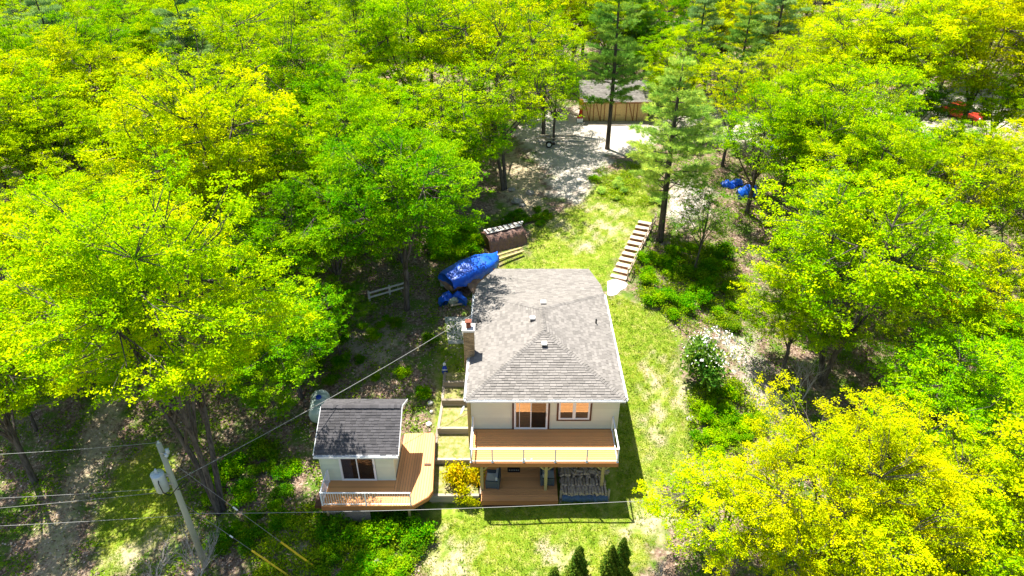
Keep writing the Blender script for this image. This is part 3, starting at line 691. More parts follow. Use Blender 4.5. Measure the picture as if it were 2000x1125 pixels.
MB().beam(ra + Vector((-.02, 0, -.06)), rd + Vector((-.02, 0, -.06)), .03, .15).build('rake_board', 'white', cabin)
# deck of the cabin
P = lambda x, y: onz(x, y, CD)
q = [P(628, 989), P(806, 987), P(836, 970), P(845, 958), P(850, 845), P(788, 847)]
FYd = q[0].y
dk = MB().prism([(cl - .1, FYd + .05), (q[1].x, q[1].y + .05), (q[2].x - .04, q[2].y + .03), (q[3].x - .05, q[3].y), (q[4].x - .05, q[4].y - .05), (cr - .1, q[5].y - .05), (cr - .1, CY + .3), (cl - .1, CY + .3)], CD - .22, CD - .035).build('deck', 'trim', cabin)
x0 = q[0].x; nb = 13; bw = (CY - FYd) / nb
xs = cr + .03
for i in range(nb): B('deck_board', (x0, FYd + i * bw + .008, CD - .033), (xs - .01, FYd + (i + 1) * bw - .008, CD + (i % 3) * .0012), 'deck', dk)
rp = [(xs, FYd), (q[1].x, q[1].y), (q[2].x, q[2].y), (q[3].x, q[3].y), (q[4].x, q[4].y), (xs, q[5].y)]
x = xs; i = 0
while x < max(q[3].x, q[4].x) - .02:
    xe = min(x + .138, max(q[3].x, q[4].x) - .005)
    def yr(xx):
        ys = []
        for k in range(len(rp)):
            (a, b), (c, d) = rp[k], rp[(k + 1) % len(rp)]
            if (a > xx) != (c > xx): ys.append(b + (d - b) * (xx - a) / (c - a))
        return (min(ys), max(ys)) if len(ys) > 1 else None
    ya, yb = yr(x + .005), yr(xe - .005)
    if ya and yb: MB().prism([(x + .008, ya[0]), (xe - .008, yb[0]), (xe - .008, yb[1]), (x + .008, ya[1])], CD - .033, CD + (i % 3) * .0012).build('deck_board', 'deckY', dk)
    x = xe; i += 1
fa = [q[0], q[1], q[2], q[3], q[4]]
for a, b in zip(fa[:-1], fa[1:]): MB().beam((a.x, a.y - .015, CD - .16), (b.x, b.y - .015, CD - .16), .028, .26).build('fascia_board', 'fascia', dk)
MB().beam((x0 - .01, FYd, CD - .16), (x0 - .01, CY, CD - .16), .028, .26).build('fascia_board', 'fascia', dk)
px_ = onz(865, 990, 1.0)
for xx, yy in ((q[1].x - .25, FYd + .25), (x0 + .2, FYd + .2), (x0 + 2.2, FYd + .2)): B('support_post', (xx - .06, yy - .06, -.4), (xx + .06, yy + .06, CD - .221), 'post', cabin)
lt = MB()
for i in range(26):
    xa = x0 + .1 + i * .09
    lt.beam((xa, FYd + .06, .35), (xa + 1.1 if xa + 1.1 < x0 + 2.4 else x0 + 2.4, FYd + .06, .35 + min(1.1, x0 + 2.4 - xa)), .03, .008, (0, 1, 0))
    lt.beam((xa + .0, FYd + .075, 1.45), (xa + 1.1 if xa + 1.1 < x0 + 2.4 else x0 + 2.4, FYd + .075, 1.45 - min(1.1, x0 + 2.4 - xa)), .03, .008, (0, 1, 0))
lt.build('lattice', 'timber', cabin, kind='stuff')
RT2 = CD + .93; xr = P(805, 986).x - .05; xl = x0 + .05; yf = FYd + .06; ye = CY - .12
crl = MB().beam((xl - .03, yf, RT2), (xr + .03, yf, RT2), .06, .045).beam((xl, yf + .03, RT2), (xl, ye, RT2), .06, .045).build('deck_railing', 'white', cabin)
MB().beam((xl, yf, CD + .1), (xr, yf, CD + .1), .035, .035).build('bottom_rail', 'white', crl); MB().beam((xl, yf + .03, CD + .1), (xl, ye, CD + .1), .035, .035).build('bottom_rail', 'white', crl)
for xx, yy in ((xl, yf), ((xl + xr) / 2 - .02, yf), (xr, yf), (xl, ye)): B('post', (xx - .035, yy - .035, CD + .002), (xx + .035, yy + .035, RT2 - .0225), 'white', crl)
def baluster_row(a, b, n):
    for i in range(1, n):
        p = Vector(a).lerp(Vector(b), i / n); B('baluster', (p.x - .009, p.y - .009, CD + .118), (p.x + .009, p.y + .009, RT2 - .023), 'white', crl)
baluster_row((xl, yf, 0), ((xl + xr) / 2 - .02, yf, 0), 18); baluster_row(((xl + xr) / 2 - .02, yf, 0), (xr, yf, 0), 18); baluster_row((xl, yf, 0), (xl, ye, 0), 14)
p = P(838, 908); tag(MB().box((p.x - .25, p.y - .06, CD + .004), (p.x + .1, p.y + .06, CD + .06)).build('wood_block', 'trim'), 'short dark brown board lying on cabin deck at its right edge', 'board')

# ------------------------------------------------------------------ water tank behind the cabin
tc = onz(620, 772, 2.6); tk = thing('water_tank', 'pale ribbed horizontal water tank with blue lid behind cabin', 'tank', (tc.x, tc.y, float(g(tc.x, tc.y))))
ax = Vector((.14, -1, -.02)).normalized(); prof = [(-1.08, .12), (-1.04, .34), (-.95, .49), (-.8, .56)]
for i in range(4):
    b = -.72 + i * .37; prof += [(b, .565), (b + .05, .52), (b + .10, .52), (b + .15, .575), (b + .28, .575)]
prof += [(.8, .56), (.95, .49), (1.04, .34), (1.08, .12)]
zc = float(g(tc.x, tc.y)) + .62; tcn = Vector((tc.x, tc.y, zc))
MB().tube([tcn + ax * a for a, _ in prof], [r for _, r in prof], 22).build('tank_body', 'tank', tk, True)
MB().tube([tcn + Vector((0, .12, .56)), tcn + Vector((0, .12, .66)), tcn + Vector((0, .12, .68))], [.17, .17, .13], 16).build('lid', 'blueitem', tk, True)
for s in (-.55, .55):
    c = tcn + ax * s; MB().box((c.x - .5, c.y - .08, zc - .75), (c.x + .5, c.y + .08, zc - .42)).build('cradle', 'timber', tk)

# ------------------------------------------------------------------ utility pole and wires
pb = Vector((-15.5, 21.6, float(g(-15.5, 21.6)))); PT = onY(309, 866, 21.6).z
up_ = thing('utility_pole', 'grey wooden utility pole carrying a transformer at the lower left', 'utility pole', pb)
MB().tube([(-15.5, 21.6, pb.z - .5), (-15.5, 21.6, 3), (-15.5, 21.6, PT)], [.165, .145, .115], 14).build('pole', 'pole', up_, True)
tz = onY(318, 935, 21.5).z; tx, ty = -15.92, 21.35
tr_ = MB().tube([(tx, ty, tz - .55), (tx, ty, tz - .53), (tx, ty, tz + .42), (tx, ty, tz + .5), (tx, ty, tz + .54)], [.2, .28, .28, .29, .12], 18).build('transformer', 'xfmr', up_, True)
MB().tube([(tx, ty, tz + .53), (tx, ty, tz + .66), (tx, ty, tz + .8)], [.09, .06, .035], 10).build('bushing', 'xfmr', tr_, True)
for dz in (-.3, .25): B('bracket', (tx + .1, 21.45, tz + dz - .05), (-15.45, 21.55, tz + dz + .05), 'galv', tr_)
MB().tube([(tx + .06, ty - .1, tz + .5), (tx + .14, ty - .32, tz + .2), (tx + .2, ty - .35, tz - .35), (tx + .45, ty - .3, tz - .6), (-15.3, 21.4, tz - .5), (-15.1, 21.4, tz - .25), (-14.9, 21.4, tz - .02), (-14.78, 21.4, tz - .12), (-14.9, 21.4, tz - .4), (-15.3, 21.4, tz - .62)], .025, 6).build('cable_loop', 'bwire', up_, True)
for dx, dz in ((.33, -.35), (.22, -.6)): MB().tube([(-15.5 + dx, 21.5, PT + dz - .12), (-15.5 + dx, 21.5, PT + dz - .04), (-15.5 + dx, 21.5, PT + dz + .02), (-15.5 + dx, 21.5, PT + dz + .1)], [.05, .1, .05, .09], 10).build('insulator', 'xfmr', up_, True)
MB().beam((-15.5, 21.5, PT - .5), (-15.1, 21.5, PT - .5), .05, .05).build('bracket', 'galv', up_)
MB().tube([(-15.5, 21.6, PT - .02), (-15.5, 21.6, PT + .12)], .05, 8).build('pin_insulator', 'xfmr', up_)
def wire(name, pts, r, m, label, cat='wire', grp='overhead wires'):
    o = MB().tube(pts, r, 5).build(name, m); return tag(o, label, cat, grp)
L = lambda px, py, Y=21.2: onY(px, py, Y)
wire('power_line', sag((-15.5, 21.55, PT + .1), L(-150, 894), .1), .01, 'wire', 'topmost wire running left from the top of utility pole')
wire('power_line', sag((-15.5, 21.5, onY(325, 949, 21.6).z), L(-150, 979), .08), .01, 'wire', 'middle upper wire running left from below the transformer')
wire('power_line', sag((-15.5, 21.5, onY(328, 955, 21.6).z), L(-150, 1004), .08), .01, 'wire', 'middle lower wire running left from below the transformer')
lw_ = onY(361, 1003, 21.6).z
wire('power_line', sag((-15.5, 21.5, lw_), L(-150, 1034), .06), .011, 'wire', 'lowest wire running left from the utility pole')
wire('communication_line', sag((-15.4, 21.6, lw_), (14, 21.95, 4.72), .35, 30), .012, 'wire', 'long pale wire crossing low in front of cabin and house')
wire('service_cable', sag((-15.4, 21.6, onY(338, 940, 21.6).z), MAST, .25, 24), .016, 'wire', 'thick pale cable from pole over cabin to the house roof mast')
def guy(top, a, b, label):
    t = thing('guy_wire', label, 'guy wire', b, 'guy wires of the utility pole'); a, b = Vector(a), Vector(b)
    MB().tube([top, b], .009, 5).build('cable', 'wire', t); m = Vector(top).lerp(b, .42); MB().tube([m, Vector(top).lerp(b, .45)], .035, 6).build('insulator', 'white', t)
    d = (Vector(top) - b).normalized(); MB().tube([b, b + d * 2.3], .045, 8).build('guard', 'ybright', t)
g1 = gnd(616, 1108); g2 = gnd(566, 1126)
guy((-15.4, 21.6, onY(345, 895, 21.6).z), 0 * g1, g1, 'upper guy wire ending in the yellow guard nearer the cabin')
guy((-15.4, 21.6, onY(378, 985, 21.6).z), 0 * g2, g2, 'lower guy wire ending in the yellow guard at bottom edge')

# ------------------------------------------------------------------ outdoor stairs
s0, s1 = gnd(1207, 545), gnd(1264, 432); dv = Vector((s1.x - s0.x, s1.y - s0.y, 0)); Ls = dv.length; dv.normalize(); rv = Vector((dv.y, -dv.x, 0))
st = thing('outdoor_stairs', 'long wooden garden stairs with post handrail climbing behind the house', 'stairs', s0)
NS = 11; z0s = s0.z + .1; rise = (s1.z + .1 - z0s) / (NS - 1)
for i in range(NS):
    c = s0 + dv * (Ls * (i + .35) / NS); z = z0s + rise * i; c.z = z
    for k in range(2):
        a = c + dv * (k * .245 - .2); MB().beam(a - rv * .62, a + rv * .62, .235, .045).build('tread', 'stair', st)
    a = c - dv * .32; a.z = z - .12
    MB().beam(a - rv * .58, a + rv * .58, .03, .15).build('riser', 'fascia', st)
for s in (-.55, .55): MB().beam(s0 + rv * s + Vector((0, 0, -.12)), s0 + rv * s + dv * Ls + Vector((0, 0, s1.z - s0.z - .12)), .06, .24).build('stringer', 'stair', st)
tops = []
for i in range(9):
    c = s0 + dv * (Ls * (i + .2) / 8.3) + rv * .66; z = s0.z + (s1.z - s0.z) * (i + .2) / 8.3
    B('rail_post', (c.x - .045, c.y - .045, z - .2), (c.x + .045, c.y + .045, z + .95), 'stair', st); tops.append(Vector((c.x, c.y, z + .9)))
for dz in (0, -.4): MB().beam(tops[0] + rv * .06 + Vector((0, 0, dz)), tops[-1] + rv * .06 + Vector((0, 0, dz)), .03, .09).build('handrail', 'stair', st)

# ------------------------------------------------------------------ tarp covered things behind the house
def loft(sections, name, mat, parent=None, smooth=True, seed=1, amp=.03):
    r = random.Random(seed); n = len(sections[0]); mb = MB()
    for s in sections: mb.v += [tuple(Vector(p) + Vector((r.uniform(-amp, amp), r.uniform(-amp, amp), r.uniform(-amp, amp)))) for p in s]
    mb.f = [(i * n + k, i * n + k + 1, (i + 1) * n + k + 1, (i + 1) * n + k) for i in range(len(sections) - 1) for k in range(n - 1)]
    mb.f += [tuple(range(n)), tuple(reversed(range((len(sections) - 1) * n, len(sections) * n)))]
    return mb.build(name, mat, parent, smooth)
a, b = gnd(876, 572), gnd(968, 524); zb = (a.z + b.z) / 2; ax = Vector((b.x - a.x, b.y - a.y, 0)); LB = ax.length; ax.normalize(); bx = Vector((-ax.y, ax.x, 0))
boat = thing('covered_boat', 'long boat under a shiny blue tarp behind the house', 'boat', a)
secs = []; hull = []
NB = 33
for i in range(NB):
    t = i / (NB - 1); w = 1.05 * (1 - max(0, (t - .62) / .38) ** 2 * .8) * (.86 + .14 * min(1, t * 6)); h = 1.05 + .3 * math.sin(t * 3.0) + .02 * math.sin(i * .6); c = a + ax * (LB * (t * 1.08 - .04)); c.z = zb
    fo_ = random.Random(i * 7 + 1); sg = .018 * math.sin(i * .83 + 1) + fo_.uniform(-.028, .028); prof = [(-1.0, .38 + .1 * math.sin(i * .7)), (-1.04 + sg, .52), (-1.02 - sg, .7), (-.92 + sg, .9), (-.7, .98 + sg), (-.38, 1.04 - sg), (0, 1.2 + sg * 1.3), (.35, 1.08 - sg), (.68, 1.0 + sg), (.92, .88), (1.02 + sg, .7), (1.04 - sg, .48), (1.0 + sg, .25 + .1 * math.sin(i * .9))]
    secs.append([c + bx * (u * w) + Vector((0, 0, v * h + .2)) for u, v in prof[::-1]])
    hp = [(-.95, .8), (-.9, .35), (-.45, .08), (0, .0), (.45, .08), (.9, .35), (.95, .8)]
    hull.append([c + bx * (u * w) + Vector((0, 0, v * h * .75 + .2)) for u, v in hp])
loft(secs, 'blue_tarp', 'tarp', boat, True, 2, .035); loft(hull, 'hull', 'camo', boat, True, 3, .02)
sk = []
for i in range(12):
    t = i / 11; c = a + ax * (LB * (.22 + .62 * t)) - bx * 1.0; c.z = zb
    sk.append([c + Vector((0, 0, .95)) + bx * .1, c - bx * (.15 + .06 * math.sin(i * 2.2)) + Vector((0, 0, .55)), c - bx * (.5 + .12 * math.sin(i * 1.3)) + Vector((0, 0, .06))])
loft(sk, 'side_sheet', 'camo', boat, True, 4, .05)
tp_ = a + ax * (LB * .78); MB().tube([tp_ - bx * .2 + Vector((0, 0, 1.75)), tp_ - bx * .9 + Vector((0, 0, 1.2)), tp_ - bx * 1.5 + Vector((0, 0, .3))], .045, 6).build('strap', 'orange', boat)
p = gnd(884, 592); sm = thing('tarp_covered_pile', 'small heap half wrapped in crumpled blue tarp beside the boat', 'tarp heap', p)
secs = []
for i in range(13):
    an = math.radians(-30 + 250 * i / 12); c = p + Vector((math.cos(an) * .62, math.sin(an) * .5, 0)); o = Vector((math.cos(an), math.sin(an), 0)); hh = .6 + .25 * math.sin(i * 1.9)
    secs.append([c + o * .42, c + o * .36 + Vector((0, 0, hh * .6)), c + o * .05 + Vector((0, 0, hh)), c - o * .25 + Vector((0, 0, hh * .7)), c - o * .34])
loft(secs, 'blue_tarp', 'tarp', sm, True, 5, .06)
MB().blob(p + Vector((.1, -.05, .25)), (.35, .3, .3), 4, 9, 6, .3).build('contents', 'gcloth', sm); MB().beam(p + Vector((-.1, -.5, .12)), p + Vector((.75, -.25, .15)), .12, .08).build('plank', 'stair', sm)
q_ = gnd(872, 566); loft([[q_ + Vector((x, -.35, .5)), q_ + Vector((x, 0, .62 + .06 * math.sin(x * 9))), q_ + Vector((x, .35, .5))] for x in (-.4, -.2, 0, .3, .6, .85)], 'pale_sheet', 'gcloth', sm, True, 6, .05)
# long poles lying by the boat
for i, (p0, p1) in enumerate((((965, 512), (1018, 492)), ((972, 518), (1022, 498)))):
    u, v = gnd(*p0), gnd(*p1); tag(MB().beam(u + Vector((0, 0, .5)), v + Vector((0, 0, .35)), .16, .1).build('plank', 'post'), ('upper' if i == 0 else 'lower') + ' of two long planks lying beyond the blue boat', 'plank', 'planks beyond the boat')
# brown tarp over a wood rack
p0, p1 = gnd(955, 492), gnd(1026, 472); ax2 = Vector((p1.x - p0.x, p1.y - p0.y, 0)); L2 = ax2.length; ax2.normalize(); b2 = Vector((-ax2.y, ax2.x, 0)); zb = p0.z
rack = thing('tarp_draped_rack', 'low rack draped in brown tarp with pale planks on top', 'rack', p0)
secs = []
for i in range(16):
    t = i / 15; c = p0 + ax2 * (L2 * t); c.z = zb; f = .10 * math.sin(i * 2.1)
    secs.append([c - b2 * (.35 + f) + Vector((0, 0, -.05)), c - b2 * (.12 + f * .6) + Vector((0, 0, .6)), c + Vector((0, 0, 1.15 + .05 * math.sin(i * 1.3))), c + b2 * .75 + Vector((0, 0, 1.28)), c + b2 * 1.4 + Vector((0, 0, 1.1)), c + b2 * (1.6 + f) + Vector((0, 0, -.05))][::-1])
loft(secs, 'brown_tarp', 'btarp', rack, True, 7, .035)
for i in range(3): MB().beam(p0 + b2 * (.55 + i * .24) + ax2 * .1 + Vector((0, 0, 1.36)), p0 + b2 * (.55 + i * .24) + ax2 * (L2 - .1 + .2 * i) + Vector((0, 0, 1.36)), .2, .05).build('plank', 'cap', rack)
for i in range(7): c = p0 + ax2 * (.3 + L2 * .85 * i / 6) + b2 * .8; MB().beam(c - b2 * .3 + Vector((0, 0, 1.41)), c + b2 * .3 + Vector((0, 0, 1.41)), .07, .04).build('batten', 'trim', rack)
# low white rail fence in the wood
f0, f1 = gnd(722, 588), gnd(798, 566); fe = thing('rail_fence', 'low white two-rail fence beside the trunk in the left wood', 'fence', f0)
for t in (0, .52, 1.0):
    c = f0.lerp(f1, t); zg = float(g(c.x, c.y)); B('post', (c.x - .06, c.y - .06, zg - .2), (c.x + .06, c.y + .06, zg + .85), 'pale_rail', fe)
for h in (.72, .35): MB().beam(f0 + Vector((0, -.08, h)), Vector((f1.x, f1.y - .08, float(g(f1.x, f1.y)) + h)), .035, .13).build('rail', 'pale_rail', fe)

# ------------------------------------------------------------------ shed, trailer and things on the gravel
sA = gnd(1137, 236); sY = sA.y; sz = sA.z - .05; SX0, SX1 = sA.x, sA.x + 7.0; SW = 2.25
shed = thing('shed', 'tan shed with grey shingle roof at end of gravel drive', 'shed', (SX0 + 3.5, sY + 2, sz))
B('wall', (SX0, sY, sz), (SX1, sY + 4.6, sz + SW), 'osb', shed)
for i in range(6):
    xa = SX0 + i * 7 / 6; B('wall_panel', (xa + .05, sY - .03, sz + .05), (xa + 7 / 6 - .05, sY - .001, sz + SW - .05), 'osb', shed)
    B('brown_strip', (xa - .045, sY - .06, sz), (xa + .045, sY - .002, sz + SW), 'brown_strip', shed)
    if i in (0, 1, 4): MB().beam((xa + .2, sY - .05, sz + SW - .1), (xa + .75, sY - .05, sz + .1), .06, .09).build('diagonal_bar', 'brown_strip', shed); B('brown_strip', (xa + .75, sY - .062, sz), (xa + .83, sY - .031, sz + SW), 'brown_strip', shed)  # brown upright and slanting strips laid over the tan panels
dd = B('door', (SX0 + 3.55, sY - .07, sz + .05), (SX0 + 4.5, sY - .031, sz + 2.05), 'osb', shed); B('door_frame', (SX0 + 3.5, sY - .075, sz + .7), (SX0 + 4.1, sY - .071, sz + .74), 'trim', dd)
B('apron', (SX0 - .1, sY - 1.3, sz - .15), (SX1, sY - .1, sz + .06), 'rock', shed)
sh_ = sz + SW; e0 = Vector((SX0 - .35, sY - .45, sh_ - .02)); e1 = Vector((SX1 + .3, sY - .45, sh_ - .02)); k0 = Vector((SX0 - .35, sY + 2.4, sh_ + 1.5)); k1 = Vector((SX1 + .3, sY + 2.4, sh_ + 1.5)); h0 = Vector((SX0 - .35, sY + 5.1, sh_ - .02)); h1 = Vector((SX1 + .3, sY + 5.1, sh_ - .02))
sr = MB().add([e0, e1, k1, k0, h0, h1] + [v - Vector((0, 0, .12)) for v in (e0, e1, k1, k0, h0, h1)], [(0, 1, 2, 3), (3, 2, 5, 4), (9, 8, 7, 6), (10, 11, 8, 9), (0, 6, 7, 1), (1, 7, 8, 2), (2, 8, 11, 5), (3, 9, 6, 0), (4, 10, 9, 3), (5, 11, 10, 4)]).build('roof', 'under', shed)
roof_shingles([e0, e1, k1, k0], e0, e1, .18, .33, sr, 'shA', 21, .02); roof_shingles([h1, h0, k0, k1], h1, h0, .18, .33, sr, 'shA', 22, .02)
MB().beam(e0 + Vector((0, -.02, -.06)), e1 + Vector((0, -.02, -.06)), .03, .16).build('fascia_board', 'brown_strip', shed)
MB().add([(SX0, sY, sh_), (SX0, sY + 4.6, sh_), (SX0, sY + 2.35, sh_ + 1.35)], [(0, 1, 2)]).add([(SX0 + .05, sY, sh_), (SX0 + .05, sY + 4.6, sh_), (SX0 + .05, sY + 2.35, sh_ + 1.35)], [(2, 1, 0)]).build('gable', 'osb', shed)
c = gnd(1072, 288); trl = thing('boat_trailer', 'empty grey boat trailer parked on the shaded gravel', 'trailer', c); zt = c.z
tL, tR = gnd(1046, 278).x, gnd(1172, 275).x; yy = c.y + .9
for s in (-.75, .75):
    MB().beam((tL, yy + s, zt + .55), (tR - 2.2, yy + s, zt + .55), .08, .1).build('frame_rail', 'galvt', trl); MB().beam((tR - 2.2, yy + s, zt + .55), (tR - .3, yy, zt + .55), .08, .1).build('tongue_bar', 'galvt', trl)
    MB().beam((tL, yy + s * .6, zt + .8), (tR - 2.4, yy + s * .6, zt + .78), .12, .08).build('bunk', 'stair', trl)
for xx in (tL + .3, tL + 1.8, tL + 3.0): MB().beam((xx, yy - .75, zt + .5), (xx, yy + .75, zt + .5), .07, .07).build('cross_member', 'galvt', trl)
MB().beam((tR - .4, yy, zt + .55), (tR + .2, yy, zt + .55), .09, .09).build('coupler', 'galvt', trl)
MB().tube([(tR - .1, yy, zt + .75), (tR - .1, yy, zt + .05)], .035, 8).build('jack', 'galv', trl); MB().beam((tR - 1.0, yy, zt + .55), (tR - .8, yy, zt + 1.2), .08, .08).build('winch_post', 'galvt', trl)
for s in (-.95, .95):
    wx = c.x; w = MB().tube([(wx, yy + s - .1, zt + .33), (wx, yy + s + .1, zt + .33)], .33, 20).build('wheel', 'rubber', trl)
    MB().tube([(wx, yy + s - .115, zt + .33), (wx, yy + s + .115, zt + .33)], .19, 14).build('rim', 'white', w)
    fd = MB(); 
    for i in range(9):
        an = math.radians(180 * i / 8); fd.v += [(wx + .43 * math.cos(an), yy + s - .14, zt + .36 + .4 * math.sin(an)), (wx + .43 * math.cos(an), yy + s + .14, zt + .36 + .4 * math.sin(an))]
    fd.f = [(i * 2, i * 2 + 1, i * 2 + 3, i * 2 + 2) for i in range(8)]; fd.build('fender', 'galvt', trl)
p = gnd(1097, 229); pal = thing('pallet', 'wooden pallet lying on the gravel left of shed', 'pallet', p)
for i in range(6): B('slat', (p.x - .7, p.y - .6 + i * .22, p.z + .13), (p.x + .7, p.y - .45 + i * .22, p.z + .16), 'stair', pal)
for i in range(3): B('bearer', (p.x - .7 + i * .66, p.y - .6, p.z), (p.x - .62 + i * .66, p.y + .65, p.z + .129), 'stair', pal)
p = gnd(1132, 238); rm = thing('red_machine', 'small red upright garden machine at left corner of shed', 'garden machine', p)
B('engine', (p.x - .3, p.y - .25, p.z + .2), (p.x + .25, p.y + .25, p.z + .65), 'red', rm); MB().beam(p + Vector((0, .1, .6)), p + Vector((.15, .35, 1.35)), .32, .08).build('chute', 'red', rm)
for s in (-.3, .3): MB().tube([p + Vector((s - .06, 0, .2)), p + Vector((s + .06, 0, .2))], .2, 12).build('wheel', 'rubber', rm)
B('guard', (p.x - .35, p.y - .42, p.z + .05), (p.x + .3, p.y - .251, p.z + .45), 'white', rm)
p = onY(1135, 199, sY - .5); fl = MB().blob(p, (.26, .26, .34), 3, 12, 8, .06).build('float_buoy', 'orange', None, True); tag(fl, 'orange float hanging at the left roof corner of shed', 'buoy')
ORG[fl.name] = Vector(fl.location); MB().tube([p + Vector((0, 0, .3)), Vector((p.x + .15, sY - .45, sh_ + .0))], .02, 5).build('rope', 'white', fl)
# tarp heaps in the right wood
for i, (px, py, r, lab) in enumerate(((1458, 380, .85, 'large blue tarp bundle between saplings on the right'), (1420, 364, .5, 'leftmost small blue tarp bundle between saplings on the right'), (1438, 360, .5, 'middle upright blue tarp bundle between saplings on the right'), (1510, 290, .35, 'tiny blue tarp scrap farther back among the right saplings'))):
    p = gnd(px, py); secs = []
    for k in range(9):
        t = k / 8 - .5; hh = r * (1.15 - 2.2 * t * t) * (1 + .15 * math.sin(k * 2.3)); c = p + Vector((t * 2.2 * r, t * .6 * r * (-1) ** i, 0))
        secs.append([c + Vector((0, -.75 * r, 0)), c + Vector((0, -.6 * r, hh * .6)), c + Vector((0, -.1 * r, hh)), c + Vector((0, .5 * r, hh * .7)), c + Vector((0, .75 * r, 0))])
    tag(loft([s[::-1] for s in secs], 'tarp_bundle', 'tarp', None, True, 30 + i, .08 * r + .02), lab, 'tarp', 'blue tarp bundles in the right wood')
# red car
c = gnd(1878, 232); car = thing('red_car', 'red car half hidden by foliage at far right', 'car', c); ra_ = math.radians(-62)
def cw(x, y, z): return (c.x + x * math.cos(ra_) - y * math.sin(ra_), c.y + x * math.sin(ra_) + y * math.cos(ra_), c.z + z)
side = [(-2.1, .35), (-2.15, .75), (-2.0, .98), (-1.0, 1.02), (1.0, .98), (1.95, .82), (2.15, .6), (2.15, .32)]
mb = MB(); mb.v = [cw(x, -.85, z) for x, z in side] + [cw(x, .85, z) for x, z in side]; n = len(side)
mb.f = [tuple(range(n)), tuple(reversed(range(n, 2 * n)))] + [(i, n + i, n + (i + 1) % n, (i + 1) % n) for i in range(n)]; mb.build('body', 'red', car)
cab = [(-1.75, 1.0), (-1.35, 1.45), (.1, 1.48), (.95, .99)]; M['carglass'] = plain('dark_car_glass', (.03, .035, .04), .1, .1, 2, .8)
mb = MB(); mb.v = [cw(x, -.72, z) for x, z in cab] + [cw(x, .72, z) for x, z in cab]; n = 4; mb.f = [tuple(range(n)), tuple(reversed(range(n, 2 * n)))] + [(i, n + i, n + (i + 1) % n, (i + 1) % n) for i in range(n)]; mb.build('windows', 'carglass', car)
mb = MB(); mb.v = [cw(x, s * .70, z) for s in (-1, 1) for x, z in ((-1.38, 1.47), (.1, 1.50), (.1, 1.53), (-1.38, 1.50))]; mb.f = [(0, 1, 5, 4), (3, 7, 6, 2), (0, 3, 2, 1), (4, 5, 6, 7), (1, 2, 6, 5), (0, 4, 7, 3)]; mb.build('roof', 'red', car)
for x in (-1.3, 1.35):
    for s in (-.78, .78): w = MB().tube([cw(x, s - .1, .32), cw(x, s + .1, .32)], .33, 16).build('wheel', 'rubber', car); MB().tube([cw(x, s - .115, .32), cw(x, s + .115, .32)], .2, 12).build('rim', 'galv', w)
for s in (-.6, .6): mb = MB(); mb.tube([cw(2.1, s, .68), cw(2.19, s, .66)], .12, 10); mb.build('headlight', 'white', car)

